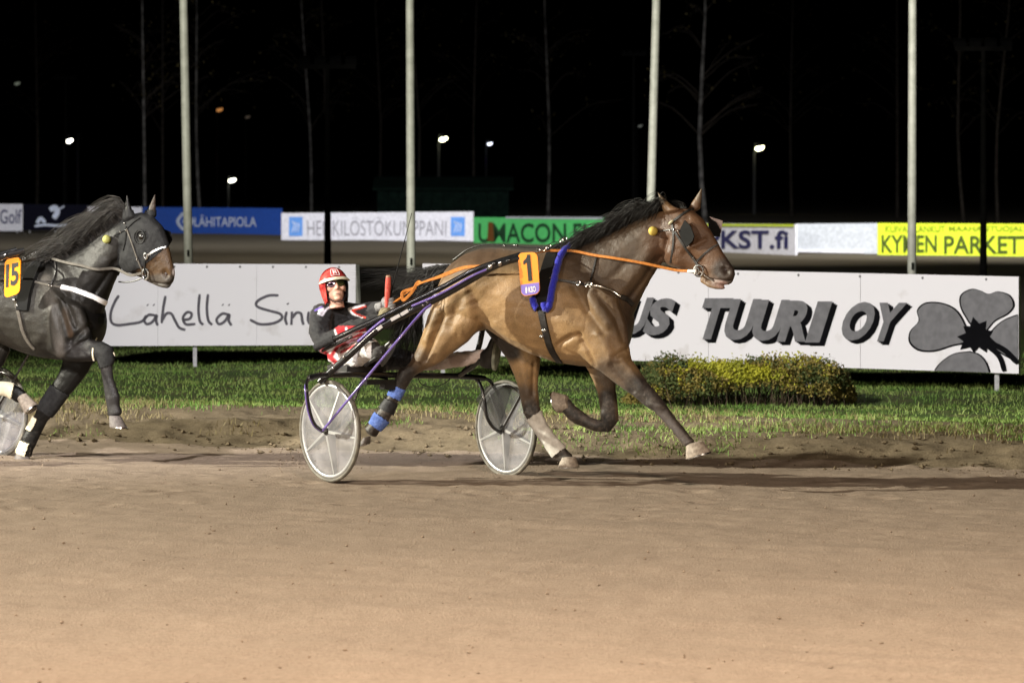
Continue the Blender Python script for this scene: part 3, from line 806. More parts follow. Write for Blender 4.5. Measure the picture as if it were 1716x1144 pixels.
def section(mb, H, st, t0=0.0, n=20):
    """st: (x_top, y_top, x_bottom, y_bottom, half width[, egg[, t]])"""
    rs = []
    for s in st:
        egg = s[5] if len(s) > 5 else 0.0; t = s[6] if len(s) > 6 else t0
        a = H(s[0], s[1], t); b = H(s[2], s[3], t); c = (a + b) / 2; u = (a - b) / 2
        rs.append([c + u * math.cos(q) + H.l * (s[4] * math.sin(q) * (1 - egg * math.cos(q))) for q in [2 * math.pi * k / n for k in range(n)]])
    f, l = rs[0], rs[-1]
    cf = sum(f, Vector()) / n; cl = sum(l, Vector()) / n
    d0 = (cf - sum(rs[1], Vector()) / n); d1 = (cl - sum(rs[-2], Vector()) / n)
    d0 = d0.normalized() * min(d0.length, .02); d1 = d1.normalized() * min(d1.length, .02)
    rs = [[cf + (p - cf) * .45 + d0 for p in f]] + rs + [[cl + (p - cl) * .45 + d1 for p in l]]
    mb.rings(rs)

def limb(mb, H, st, t0, n=14):
    """st: (x, y, radius px, half width m[, t])"""
    out = []
    for i, s in enumerate(st):
        x0, y0 = st[max(i - 1, 0)][:2]; x1, y1 = st[min(i + 1, len(st) - 1)][:2]
        L = math.hypot(x1 - x0, y1 - y0); nx_, ny_ = (y1 - y0) / L, -(x1 - x0) / L
        out.append((s[0] + nx_ * s[2], s[1] + ny_ * s[2], s[0] - nx_ * s[2], s[1] - ny_ * s[2], s[3], 0, s[4] if len(s) > 4 else t0))
    section(mb, H, out, t0, n)

def seg_dist(X, Y, pts):
    D = np.full(len(X), 1e9)
    for (x0, y0), (x1, y1) in zip(pts[:-1], pts[1:]):
        dx, dy = x1 - x0, y1 - y0; L2 = dx * dx + dy * dy or 1
        t = np.clip(((X - x0) * dx + (Y - y0) * dy) / L2, 0, 1)
        D = np.minimum(D, np.hypot(X - x0 - t * dx, Y - y0 - t * dy))
    return D

def projv(V):
    d = V[:, 1] + CD
    return CX + V[:, 0] / d * F, HY + (ZC - V[:, 2]) / d * F

def flankpx(V, H):
    """photo pixels of every vertex, and its distance from the mid-plane"""
    l = np.array(H.l); t = (V - np.array(H.A)) @ l
    return projv(V), t

def sculpt(V, N, strokes):
    X, Y = projv(V)
    vd = V - np.array(CAMP); vd /= np.linalg.norm(vd, axis=1)[:, None]
    face = np.clip(-(N * vd).sum(1) * 1.6, 0, 1)
    amt = np.zeros(len(V))
    for pts, r, a in strokes:
        amt += 1.55 * a * np.exp(-(seg_dist(X, Y, pts) / r) ** 2)
    return V + N * (amt * face)[:, None]

def paint(X, Y, col, blobs, t=None):
    for b in blobs:
        if b[0] == 'o':
            _, x, y, rx, ry, c, s = b[:7]; k = np.clip(1.35 - np.hypot((X - x) / rx, (Y - y) / ry), 0, 0.6) / 0.6
        else:
            _, pts, r, c, s = b[:5]; k = np.clip(1.5 - seg_dist(X, Y, pts) / r, 0, 1)
        if len(b) > (7 if b[0] == 'o' else 5) and t is not None: k = k * np.clip((t - b[-1]) / .03, 0, 1)
        k = (k * k * (3 - 2 * k) * s)[:, None]
        col = col * (1 - k) + np.array(c) * k
    return col

class Horse: pass

def make_horse(name, loc, label, H, HH, spec, voxel=.0075):
    root = thing(name, loc, label, 'horse', 'trotting horses on the track')
    mb = MB()
    section(mb, H, spec['torso'], 0, 28)
    section(mb, H, spec['neck'], 0, 20)
    section(mb, HH, spec['head'], 0, 18)
    for st in spec.get('head_extra', []): section(mb, HH, st[1], st[0], 10)
    for t0, st in spec['sections']: section(mb, H, st, t0, 16)
    for t0, st in spec['limbs']: limb(mb, H, st, t0)
    V, Fc, N = remesh(mb, voxel, spec.get('smooth', 5), .5)
    V = sculpt(V, N, spec['strokes'])
    sx_, sy_ = projv(V)
    V = V + N * (nz(sx_ * .11 + sy_ * .03, sy_ * .13, 71) * .0028 + nz(sx_ * .33, sy_ * .30, 72) * .0013)[:, None]      # skin is never quite smooth
    me = bpy.data.meshes.new('body'); me.from_pydata((V - np.array(root.location)).tolist(), [], Fc)
    me.polygons.foreach_set('use_smooth', [True] * len(me.polygons)); me.update()
    (X, Y), t = flankpx(V, H)
    col = np.tile(np.array(spec['base']), (len(V), 1))
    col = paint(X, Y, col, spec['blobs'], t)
    mud = np.clip((nz(X * .30, Y * .30, 61) + .6 * nz(X * .9, Y * .9, 62) - .05) * 4, 0, 1) * np.clip((Y - spec['mud'][0]) / spec['mud'][1], 0, 1) * .55
    col = col * (1 - mud[:, None]) + np.array((.10, .082, .068)) * mud[:, None]      # dried splashes
    set_col(me, col)
    me.materials.append(spec['mat'])
    link_mesh('body', me, root)
    h = Horse(); h.root = root; h.V = V; h.F = Fc; h.N = np.empty_like(V)
    nn = np.empty(len(V) * 3, dtype=np.float32); me.vertices.foreach_get('normal', nn); h.N = nn.reshape(-1, 3).astype(float)
    h.bvh = BVHTree.FromPolygons([tuple(v) for v in V], Fc); h.H = H; h.HH = HH
    return h

def hit(h, px, py):
    d = (P(px, py, 30) - CAMP).normalized()
    r = h.bvh.ray_cast(CAMP, d)
    return (r[0], r[1]) if r[0] is not None else (None, None)

def strap(mb, h, pts, wpx, th=.006, lift=.003, far=False, per=4, D=31):
    """a strap lying on the body where the photo shows it; far=True adds its twin on the other flank"""
    q = cat2(pts, per) if len(pts) > 2 else [(pts[0][0] + (pts[1][0] - pts[0][0]) * i / 6, pts[0][1] + (pts[1][1] - pts[0][1]) * i / 6) for i in range(7)]
    co = []; no = []
    for x, y in q:
        c, n = hit(h, x, y)
        if c is None: continue
        co.append(c + n * lift); no.append(n)
    if len(co) < 2: return
    # calm the path
    for _ in range(3):
        co = [co[0]] + [(co[i - 1] + co[i] * 2 + co[i + 1]) / 4 for i in range(1, len(co) - 1)] + [co[-1]]
        no = [no[0]] + [(no[i - 1] + no[i] * 2 + no[i + 1]).normalized() for i in range(1, len(no) - 1)] + [no[-1]]
    mb.ribbon(co, no, wpx / F * D, th)
    if far:
        l = h.H.l; A = h.H.A
        rc = [c - l * (2 * (c - A).dot(l)) for c in co]; rn = [n - l * (2 * n.dot(l)) for n in no]
        mb.ribbon(rc, rn, wpx / F * D, th)

def shell(h, name, pred, mat, parent, lift=.008, col=None):
    """cloth that hugs the body: the body's own faces where pred(X, Y, t) holds, moved outwards and closed by a rim"""
    (X, Y), t = flankpx(h.V, h.H)
    keep = pred(X, Y, t)
    fs = [f for f in h.F if all(keep[i] for i in f)]
    if not fs: return None
    used = sorted({i for f in fs for i in f}); mp = {i: k for k, i in enumerate(used)}
    n = len(used)
    base = h.V[used]; out = base + h.N[used] * lift
    vs = np.vstack([out, base + h.N[used] * .0008])
    faces = [tuple(mp[i] for i in f) for f in fs]
    cnt = {}
    for f in faces:
        for i in range(len(f)):
            e = (f[i], f[(i + 1) % len(f)]); cnt[(min(e), max(e))] = cnt.get((min(e), max(e)), []) + [e]
    rim = [e[0] for e in cnt.values() if len(e) == 1]
    faces += [(b, a, a + n, b + n) for a, b in rim]
    mb = MB(); mb.add(vs, faces)
    return mb.build(name, mat, parent)

def hoof(H, top, toe, heel, t0, w, mat, parent, name='hoof', band=None):
    """top: centre of the coronet, toe and heel: ends of the sole line (photo pixels)"""
    T = H(*top, t0); a = H(*toe, t0); b = H(*heel, t0)
    ax = (a - b); c = (a + b) / 2
    mb = MB(); n = 16; up = (T - c)
    rs = []
    for f, sc in ((0, 1.0), (.06, 1.02), (.5, .86), (.92, .72), (1.0, .70), (1.08, .5)):
        ctr = c.lerp(T, f) + ax * (.10 * (1 - f))*0
        rs.append([ctr + ax * (.5 * sc * math.cos(q)) + H.l * (w * sc * math.sin(q) * (1 - .12 * math.cos(q))) for q in [2 * math.pi * k / n for k in range(n)]])
    mb.rings(rs)
    o = mb.build(name, mat, parent)
    sh = MB(); rs = []
    for r0, dz in ((1.0, .002), (1.0, -.008), (.72, -.008), (.72, .002)):
        rs.append([c + up.normalized() * dz + ax * (.5 * r0 * math.cos(q)) + H.l * (w * r0 * math.sin(q)) for q in [math.pi * (-.78 + 1.56 * k / 15) for k in range(16)]])
    m = 16; vs = [p for r in rs for p in r]; fs = []
    for i in range(4):
        for j in range(m - 1): fs.append((i * m + j, i * m + j + 1, ((i + 1) % 4) * m + j + 1, ((i + 1) % 4) * m + j))
    sh.add(vs, fs); sh.build('horseshoe', M_steel, o)
    return o

M_steel = plain('bright_steel', (.62, .62, .62), .22, .5, 1.0, .06)
M_leather = ramp_mat('black_leather', (.010, .009, .009), (.022, .020, .019), 40, .38, .5, .2, 120)
M_matte = plain('matte_black', (.010, .010, .010), .8, .12)
M_orange = ramp_mat('orange_rein', (.40, .135, .02), (.58, .22, .04), 60, .6, .25)
M_greyrein = ramp_mat('grey_rein', (.06, .052, .043), (.09, .08, .066), 30, .6, .2)
M_blue = ramp_mat('blue_fleece', (.012, .014, .30), (.03, .035, .52), 120, .9, .1, .8, 160, sheen=.4)
M_whitep = plain('white_plastic', (.74, .74, .74), .3, .5)
M_plate = plain('orange_plate', (.95, .30, .006), .35, .4, var=.04)
M_digit = plain('plate_digit', (.008, .008, .008), .5)
M_purple = plain('plate_violet', (.20, .15, .55), .4)
M_mane = ramp_mat('black_hair', (.005, .0045, .0045), (.016, .0135, .012), 30, .5, .3)
M_mane15 = ramp_mat('dark_grey_hair', (.008, .007, .0065), (.034, .029, .025), 25, .5, .3)
M_hoof = ramp_mat('pale_hoof', (.20, .165, .135), (.36, .31, .255), 40, .6, .3, .3, 90)
M_hoofd = ramp_mat('dark_hoof', (.09, .08, .075), (.16, .14, .13), 40, .6, .3, .3, 90)
M_yball = plain('yellow_ball', (.62, .48, .10), .6)
M_dark_hole = plain('nostril_lining', (.02, .008, .008), .5)
M_eye = plain('horse_eye', (.006, .004, .003), .22, .5)
M_wrapb = ramp_mat('blue_bandage', (.08, .14, .42), (.15, .23, .58), 60, .8, .1, .4, 90)
M_wrapw = ramp_mat('pale_boot', (.38, .36, .33), (.58, .56, .52), 18, .7, .2, .3, 60)
M_wrapc = ramp_mat('cream_boot', (.55, .50, .36), (.68, .63, .48), 18, .7, .2, .3, 60)
M_wrapk = ramp_mat('black_boot', (.012, .012, .013), (.03, .03, .032), 30, .6, .3, .3, 60)
M_hood = ramp_mat('grey_hood_cloth', (.006, .006, .0065), (.014, .014, .0145), 30, .75, .25, .3, 90)
M_smoke = plain('smoked_plastic', (.02, .02, .02), .12, .6)
M_pinkp = plain('dusty_cup', (.34, .27, .26), .5)
M_lip = plain('lip_skin', (.36, .20, .17), .5)
M_coat = attr_mat('bay_coat', .46, .32, .6, 120, .42, (1, 1, 1), .05, 150)
M_coat15 = attr_mat('black_coat', .42, .15, .6, 120, .5, (1, 1, 1), .0, 90)

# --- the bay horse, number 1
H1 = Plane(700, 30.42, 25)
pq = H1(1115, 301); HH1 = Plane(1115, pq.y + CD, 36)
tan = (.265, .165, .077); brown = (.115, .07, .036); dkb = (.052, .033, .022); blk = (.022, .019, .019); grym = (.085, .072, .07); red = (.088, .042, .021)
torso1 = [(746, 464, 736, 518, .10), (759, 441, 742, 560, .20), (785, 423, 768, 568, .265, .12), (812, 415, 798, 556, .275, .12), (837, 415, 820, 551, .27, .1),
          (864, 418, 845, 568, .28, .05), (890, 420, 868, 582, .29, .05), (915, 419, 898, 595, .285, .1), (945, 412, 932, 607, .265, .22), (970, 414, 968, 613, .245, .28),
          (1000, 430, 1003, 616, .23, .2), (1026, 458, 1030, 606, .21, .1), (1044, 488, 1047, 586, .165), (1053, 515, 1055, 558, .10)]
neck1 = [(928, 424, 1030, 590, .19, .2), (955, 414, 1053, 545, .165, .25), (985, 403, 1066, 515, .13, .3), (1015, 389, 1077, 492, .105, .3), (1045, 374, 1089, 470, .092, .25),
         (1075, 360, 1100, 452, .085, .15), (1100, 350, 1110, 440, .08), (1118, 347, 1116, 425, .075)]
head1 = [(1112, 350, 1104, 424, .070), (1136, 346, 1114, 440, .085, -.1), (1158, 350, 1124, 447, .094, .0), (1176, 364, 1139, 451, .088, .12), (1190, 384, 1154, 456, .070, .2),
         (1201, 403, 1167, 461, .057, .15), (1211, 422, 1179, 466, .050, .1), (1221, 437, 1189, 471, .049), (1229, 449, 1197, 475, .047), (1231, 459, 1206, 477, .042), (1229, 467, 1213, 477, .028)]
lip1 = (0, [(1180, 464, 1176, 474, .03), (1192, 470, 1189, 482, .034), (1204, 476, 1200, 485, .032), (1212, 479, 1209, 485, .02)])
ear_n = (-.055, [(1112, 356, 1140, 350, .030), (1108, 346, 1127, 344, .024), (1105, 334, 1115, 334, .016), (1102.5, 325, 1106, 325, .009)])
ear_f = (.055, [(1152, 352, 1174, 350, .030), (1158, 342, 1175, 341, .024), (1166, 330, 1176, 330, .016), (1173, 319, 1176.5, 319, .009)])
secs1 = [
 (-.135, [(742, 470, 800, 486, .08), (728, 505, 812, 520, .115), (717, 530, 812, 545, .12), (708, 562, 794, 560, .105), (698, 586, 770, 582, .085), (689, 604, 743, 604, .065), (677, 618, 712, 620, .048), (669, 626, 690, 632, .040)]),
 (.13, [(780, 490, 880, 520, .10), (803, 540, 897, 555, .11), (826, 568, 903, 585, .10), (850, 600, 905, 606, .082), (863, 630, 901, 634, .066), (870, 652, 901, 655, .054), (874, 676, 903, 674, .046), (879, 694, 905, 690, .041)]),
 (-.155, [(985, 470, 1035, 500, .07), (965, 540, 1052, 545, .085), (968, 590, 1054, 575, .09), (990, 612, 1058, 602, .085), (1012, 626, 1069, 617, .07), (1035, 645, 1084, 639, .056), (1059, 661, 1100, 657, .050), (1079, 678, 1114, 674, .049), (1097, 690, 1123, 687, .036), (1112, 706, 1134, 703, .032), (1128, 723, 1147, 718, .036), (1138, 737, 1156, 730, .034), (1147, 747, 1164, 738, .036)]),
]
limbs1 = [
 (-.135, [(683, 622, 14, .042), (675, 636, 13, .040), (665, 655, 10.5, .030), (655, 674, 10, .029), (646, 690, 12, .033), (638, 702, 13.5, .037), (629, 714, 11, .032), (621, 724, 12.5, .037)]),
 (.13, [(891, 686, 15, .044), (897, 702, 12, .034), (909, 721, 10.5, .029), (923, 741, 11, .031), (936, 756, 13, .037), (944, 764, 11, .033), (950, 770, 12.5, .038)]),
 (.13, [(1000, 585, 34, .085), (1009, 610, 26, .075), (1013, 632, 20, .058), (1017, 656, 15, .045), (1021, 684, 15, .044), (1022, 702, 15, .045), (1015, 713, 13, .042), (1000, 713, 10.5, .032), (984, 707, 10, .029), (970, 700, 12.5, .034), (960, 692, 12.5, .036), (952, 684, 11, .033), (946, 677, 13, .038)]),
]
st1 = [
 ([(741, 530), (724, 572), (713, 604)], 5, -.016), ([(758, 545), (742, 580), (728, 606)], 12, .010), ([(733, 520), (716, 570)], 8, .012),
 ([(813, 541), (800, 510), (790, 490)], 9, -.012), ([(790, 530), (775, 565)], 18, .018), ([(772, 500), (755, 545)], 9, -.010), ([(800, 470), (785, 445)], 20, .008),
 ([(830, 545), (855, 566), (890, 588)], 8, .008), ([(815, 505), (836, 520)], 20, -.008),
 ([(936, 577), (958, 563), (972, 561)], 4.5, -.014), ([(972, 560), (985, 585), (996, 612)], 4, -.010), ([(955, 535), (975, 550)], 22, .014),
 ([(960, 478), (985, 520), (1010, 556)], 7, -.011), ([(985, 492), (1018, 540)], 12, .010), ([(1000, 490), (1030, 530), (1046, 570)], 6, -.012), ([(930, 470), (945, 520)], 10, .006),
 ([(1006, 560), (1024, 598)], 10, .014), ([(1040, 600), (1075, 645)], 7, .008), ([(1024, 612), (1062, 655)], 4, -.008), ([(1052, 585), (1030, 598)], 5, -.010),
 ([(1055, 500), (1078, 470), (1101, 432)], 5, -.012), ([(1040, 490), (1070, 455), (1092, 420)], 12, .009), ([(1000, 440), (1040, 415), (1075, 390)], 18, .006), ([(1020, 470), (1050, 440)], 8, -.005),
 ([(1104, 440), (1112, 425), (1116, 402)], 4, -.013), ([(1122, 425), (1135, 440)], 11, .010), ([(1153, 415), (1168, 410), (1182, 402)], 3.5, .006), ([(1150, 426), (1175, 440)], 8, -.007),
 ([(1214, 451), (1217, 455)], 5.5, -.016), ([(1212, 445), (1221, 447)], 3, .006), ([(1186, 468), (1200, 470), (1218, 472), (1228, 471)], 2.2, -.012), ([(1140, 372), (1152, 366)], 5, -.006),
 ([(880, 690), (896, 700)], 4, .006), ([(1085, 680), (1110, 680)], 6, .005),
 ([(876, 610), (884, 660)], 6, .006), ([(895, 610), (893, 660)], 4, -.008),
]
bl1 = [  # sooty topline, with low-light shade painted into rump, back, neck and shoulder
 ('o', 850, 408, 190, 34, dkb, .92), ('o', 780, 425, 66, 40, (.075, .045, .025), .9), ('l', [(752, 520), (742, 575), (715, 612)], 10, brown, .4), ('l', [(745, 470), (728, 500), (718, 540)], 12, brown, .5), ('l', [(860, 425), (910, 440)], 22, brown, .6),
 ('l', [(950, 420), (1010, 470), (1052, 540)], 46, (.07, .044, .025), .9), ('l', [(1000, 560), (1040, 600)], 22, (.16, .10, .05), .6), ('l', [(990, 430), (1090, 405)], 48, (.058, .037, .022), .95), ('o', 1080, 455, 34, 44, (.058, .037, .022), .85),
 ('l', [(1056, 500), (1062, 570)], 14, dkb, .9), ('o', 1165, 400, 75, 70, red, .95), ('o', 1220, 458, 26, 28, (.035, .026, .023), .95), ('l', [(1198, 474), (1212, 478)], 7, (.26, .16, .14), .8), ('o', 1192, 470, 12, 10, (.15, .11, .09), .6),
 ('l', [(1020, 625), (1060, 655)], 28, (.075, .055, .043), .85), ('l', [(1072, 652), (1100, 680), (1160, 745)], 26, (.026, .022, .022), .96), ('l', [(1040, 625), (1080, 668)], 5, (.05, .038, .03), .5), ('l', [(1100, 682), (1150, 738)], 6, grym, .7),
 ('l', [(1016, 668), (1022, 712)], 17, (.022, .019, .019), .95), ('l', [(1010, 712), (965, 698), (945, 676)], 18, (.02, .018, .018), .97), ('l', [(978, 700), (1000, 708)], 5, grym, .6),
 ('l', [(880, 664), (890, 700)], 20, (.045, .034, .029), .85), ('l', [(890, 690), (950, 772)], 18, (.022, .019, .018), .97),
 ('l', [(702, 600), (676, 628)], 16, (.06, .043, .032), .7), ('l', [(680, 628), (620, 728)], 20, (.018, .016, .016), .95),
 ('l', [(798, 558), (828, 570), (858, 590)], 16, (.010, .008, .008), .95, .0), ('o', 1106, 326, 10, 16, (.10, .08, .06), .7), ('o', 1174, 324, 10, 14, (.10, .08, .06), .7),  # the stroke paints shade on the inner far thigh and sheath black
]
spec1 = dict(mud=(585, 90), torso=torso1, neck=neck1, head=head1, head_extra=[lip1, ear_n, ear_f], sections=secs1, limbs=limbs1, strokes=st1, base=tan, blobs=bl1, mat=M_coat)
base1 = H1(880, 700); base1.z = 0
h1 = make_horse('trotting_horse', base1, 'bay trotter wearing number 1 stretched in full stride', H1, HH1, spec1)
R1 = h1.root
hoof(H1, (614, 733), (601, 748), (619, 741), -.135, .052, M_hoofd, R1)
hoof(H1, (953, 766), (970, 782), (937, 782), .13, .060, M_hoof, R1)
hoof(H1, (1164, 743), (1191, 757), (1151, 769), -.155, .066, M_hoof, R1)
hoof(H1, (952, 674), (926, 656), (936, 692), .13, .064, M_hoof, R1)

# mane and tail
def crest(H, pts, s):
    i = min(int(s * (len(pts) - 1)), len(pts) - 2); f = s * (len(pts) - 1) - i
    return pts[i][0] + (pts[i + 1][0] - pts[i][0]) * f, pts[i][1] + (pts[i + 1][1] - pts[i][1]) * f
mb = MB(); C1 = [(952, 416), (985, 404), (1015, 390), (1045, 375), (1075, 361), (1100, 350), (1122, 347)]
for i in range(2200):
    s = random.random() ** .9; x, y = crest(H1, C1, s); t = random.uniform(-.05, .03)
    wv = .5 + .5 * math.sin(s * 27 + 1.3 * math.sin(s * 11) + random.gauss(0, .5))
    L = random.uniform(26, 58) * (1.05 - .25 * s) * (.8 + .35 * wv); up = (5 + 15 * wv + random.uniform(-5, 6)) * (.35 + s * .75); dn = random.uniform(-2, 24)
    if random.random() < .07: L *= 1.35; up += random.uniform(3, 10)
    q = [H1(x, y + 5, t), H1(x - L * .25, y - up * .85 + 2, t - random.uniform(-.02, .05)), H1(x - L * .62, y - up * .85 + dn * .4 + L * .10, t - random.uniform(-.05, .09)), H1(x - L, y - up * .3 + dn * .9 + L * .32, t - random.uniform(-.10, .14))]
    hair(mb, q, random.uniform(.0012, .0034), 3, 3)
for i in range(60):
    x = random.uniform(1136, 1152); q = [HH1(x, 349, random.uniform(-.03, .03)), HH1(x - 6, 340, 0), HH1(x - random.uniform(10, 26), 338 + random.uniform(-4, 10), random.uniform(-.05, .05))]
    hair(mb, q, .004, 3, 3)
mb.build('mane', M_mane, R1)
mb = MB()
for i in range(1300):
    t = random.gauss(0, .035); f = random.random()
    x0, y0 = 748 + random.uniform(-4, 6), 452 + random.uniform(-6, 10)
    if f < .68:   # the main mass, hanging back and down over the shafts
        ex = random.uniform(648, 712); ey = random.uniform(500, 612) + (690 - ex) * .2
        q = [H1(x0, y0, t), H1(730 + random.gauss(0, 5), 466 + random.gauss(0, 7), t), H1(700 + random.gauss(0, 9), 492 + random.gauss(0, 10), t + random.gauss(0, .03)), H1((700 + ex) / 2 - 4 + random.gauss(0, 5), (492 + ey) / 2 + random.gauss(0, 8), t + random.gauss(0, .05)), H1(ex, ey, t + random.gauss(0, .08))]
    elif f < .9:
        ex = random.uniform(648, 700); ey = random.uniform(462, 520)
        q = [H1(x0, y0 - 3, t), H1(726, 458 + random.gauss(0, 5), t), H1(700 + random.gauss(0, 6), 468 + random.gauss(0, 7), t), H1(ex, ey, t + random.gauss(0, .06))]
    else:
        ex = random.uniform(585, 680); ey = random.uniform(446, 492)
        q = [H1(x0, y0 - 3, t), H1(722, 456 + random.gauss(0, 4), t), H1(690, 460 + random.gauss(0, 6), t), H1(ex, ey, t + random.gauss(0, .08))]
    hair(mb, q, random.uniform(.0022, .0048) if f < .9 else .0014, 3, 3)
mb.build('tail', M_mane, R1)

# eye and nostril
for t in (-.082, .082): MB().sphere(HH1(1154, 386, t), .020).build('eye', M_eye, R1)
c, n_ = hit(h1, 1214, 452)
MB().ell(c - n_ * .003, HH1.h * .020, Vector((0, 0, 1)) * .017, n_ * .006, 12, 6).build('nostril', M_dark_hole, R1)

# bandages and boots
sh = lambda nm, pts, r, m, tpos, h=h1, lift=.009, lab=None: tag(shell(h, nm, lambda X, Y, t: (seg_dist(X, Y, pts) < r) & ((t < 0) if tpos < 0 else (t > 0)), m, h.root, lift), lab)
band_pred = lambda a, b, w: (lambda X, Y, t: 0)
def legband(h, name, a, b, wmax, side, m, lift=.009, lab=None, vmin=-99):
    """a band round a leg between two points of its axis"""
    ax = np.array(b) - np.array(a); L = np.linalg.norm(ax); ax = ax / L
    def pred(X, Y, t):
        u = (X - a[0]) * ax[0] + (Y - a[1]) * ax[1]; sv = -(X - a[0]) * ax[1] + (Y - a[1]) * ax[0]; v = np.abs(sv)
        return (sv > vmin) & (u > 0) & (u < L) & (v < wmax) & ((t < 0) if side < 0 else (t > 0))
    o = shell(h, name, pred, m, h.root, lift)
    if o and lab: o['label'] = lab
    return o
legband(h1, 'bandage', (668, 648), (659, 667), 17, -1, M_wrapb, .010, 'upper blue band on the trailing hind leg')
legband(h1, 'bandage', (657, 671), (647, 690), 18, -1, M_wrapk, .013, 'black boot on the trailing hind leg')
legband(h1, 'bandage', (640, 698), (627, 716), 19, -1, M_wrapb, .010, 'lower blue band on the trailing hind leg')
legband(h1, 'tendon_boot', (893, 696), (937, 758), 19, 1, M_wrapw, .011, 'pale dirty boot on the forward hind leg')

# harness
saddle = MB()
strap(saddle, h1, [(930, 417), (921, 440), (913, 470), (908, 500), (906, 520)], 24, .022, .004, far=True, D=30)
sd_ = saddle.build('saddle_pad', M_matte, R1)
g_ = MB(); strap(g_, h1, [(906, 515), (911, 540), (917, 565), (925, 588), (938, 606)], 13, .010, .004, far=True, D=30)
gi = g_.build('girth', M_leather, R1)
for x, y in ((913, 553), (909, 562)):
    c, n_ = hit(h1, x, y)
    if c: MB().ell(c + n_ * .016, H1.h * .018, Vector((0, 0, 1)) * .010, n_ * .005, 10, 5).build('buckle', M_steel, gi)
mb = MB()
for path in ([(957, 416), (943, 428), (934, 452), (928, 480), (922, 512), (916, 517), (913, 508)], [(893, 498), (897, 510), (902, 518)]):
    q = cat2(path, 6); pts = []
    for x, y in q:
        c, n_ = hit(h1, x, y)
        if c: pts.append(c + n_ * .024)
    mb.tube(pts, [.026 + .002 * math.sin(i * 2.1) for i in range(len(pts))], 10)
    l = H1.l; A_ = H1.A; mb.tube([c - l * (2 * (c - A_).dot(l)) for c in pts], .026, 8)
mb.build('fleece_pad', M_blue, R1)
def on1(px, py, off=0.0, h=h1):
    c, n_ = hit(h, px, py); return (c + n_ * off) if c else None
ter = MB()
for x, y in ((913, 421), (920, 417), (902, 424), (940, 407), (947, 405)):
    p = h1.H(x, y, -.05); k = MB()
    ring = [p + Vector((0, 0, .018)) + H1.h * (.013 * math.cos(q)) + Vector((0, 0, .013 * math.sin(q))) for q in [i * math.pi / 6 for i in range(13)]]
    ter.tube(ring, .004, 6); ter.tube([p - Vector((0, 0, .02)), p + Vector((0, 0, .006))], .006, 6)
ter.build('rein_ring', M_steel, sd_)
mb = MB(); strap(mb, h1, [(925, 469), (948, 471), (971, 475), (986, 478)], 4.5, .006, .006, D=30)
bc = mb.build('breast_collar', M_leather, R1)
mb = MB(); q = [on1(x, y, .012) for x, y in cat2([(986, 478), (1005, 482), (1022, 488), (1040, 496)], 4)]; q = [p for p in q if p]
mb.tube(q, .011, 10); tag(mb.build('collar_sleeve', M_steel, bc))
mb = MB(); strap(mb, h1, [(1040, 496), (1050, 501), (1060, 510)], 8, .010, .005, far=False, D=30); mb.build('chest_strap', M_leather, bc)
mb = MB(); strap(mb, h1, [(1001, 426), (997, 445), (992, 462), (989, 476)], 3.5, .006, .006, D=30); mb.build('neck_strap', M_leather, bc)
for x, y in ((925, 469), (970, 475), (986, 477), (990, 478)):
    c, n_ = hit(h1, x, y)
    if c:
        mb = MB(); u = H1.h; mb.tube([c + n_ * .014 + u * (.015 * math.cos(k)) + Vector((0, 0, .015 * math.sin(k))) for k in [i * math.pi / 6 for i in range(13)]], .0045, 6); mb.build('collar_ring', M_steel, bc)
# crupper strap and back fittings
mb = MB()
pts = [H1(x, y, 0) + Vector((0, 0, .008)) for x, y in cat2([(915, 417), (880, 417), (850, 414), (815, 412), (785, 420), (760, 438)], 4)]
mb.ribbon(pts, [Vector((0, 0, 1))] * len(pts), .03, .006); cr_ = mb.build('crupper', M_leather, R1)
for x in (845, 862, 866): MB().sphere(H1(x, 411, -.01), .010, 8, 6).build('stud', M_steel, cr_)

def plate(h, corners, t, name, txt, digit_rect, foot=None):
    """number plate: corners (top-left, top-right, bottom-right, bottom-left) in photo pixels, at t off the mid-plane"""
    H = h.H; tl, tr, br, bl = [H(x, y, t) for x, y in corners]
    n = (tr - tl).cross(tl - bl).normalized()
    if n.y > 0: n = -n
    def fn(u, v, lift=0.0): return (bl * (1 - u) + br * u) * (1 - v) + (tl * (1 - u) + tr * u) * v + n * lift
    def rr(u0, v0, u1, v1, r, rv, low=True, top=True):
        out = []
        for cx_, cy_, a0, on in ((u1 - r, v1 - rv, 0, top), (u0 + r, v1 - rv, 90, top), (u0 + r, v0 + rv, 180, low), (u1 - r, v0 + rv, 270, low)):
            for k in range(6):
                a = math.radians(a0 + k * 18); 
                if on: out.append((cx_ + r * math.cos(a), cy_ + rv * math.sin(a)))
            if not on: out.append((cx_ + (r if math.cos(math.radians(a0 + 45)) > 0 else -r), cy_ + (rv if math.sin(math.radians(a0 + 45)) > 0 else -rv)))
        return out
    mb = MB(); mb.prism([fn(u, v, 0) for u, v in rr(0, 0, 1, 1, .26, .13)], -n * .008)
    pl = mb.build(name, M_plate, h.root, smooth=False)
    if foot:
        q = rr(.015, .012, .985, foot, .25, .12, True, False)
        pts = [fn(u, v, .0015) for u, v in q]; mb = MB(); mb.add(pts, [tuple(t_) for t_ in tessellate_polygon([pts])]); mb.build('plate_foot', M_purple, pl, smooth=False)
    if txt == '1':
        pts = [fn(u, v, .003) for u, v in ((.44, .33), (.64, .33), (.64, .95), (.50, .95), (.43, .87), (.26, .80), (.26, .72), (.44, .77))]
        mb = MB(); mb.add(pts, [tuple(t_) for t_ in tessellate_polygon([pts])]); mb.build('digit', M_digit, pl, smooth=False)
    else: put_text('digit', txt, fn, digit_rect, M_digit, pl, bold=.03, lift=.003, space=.85)
    return pl, fn
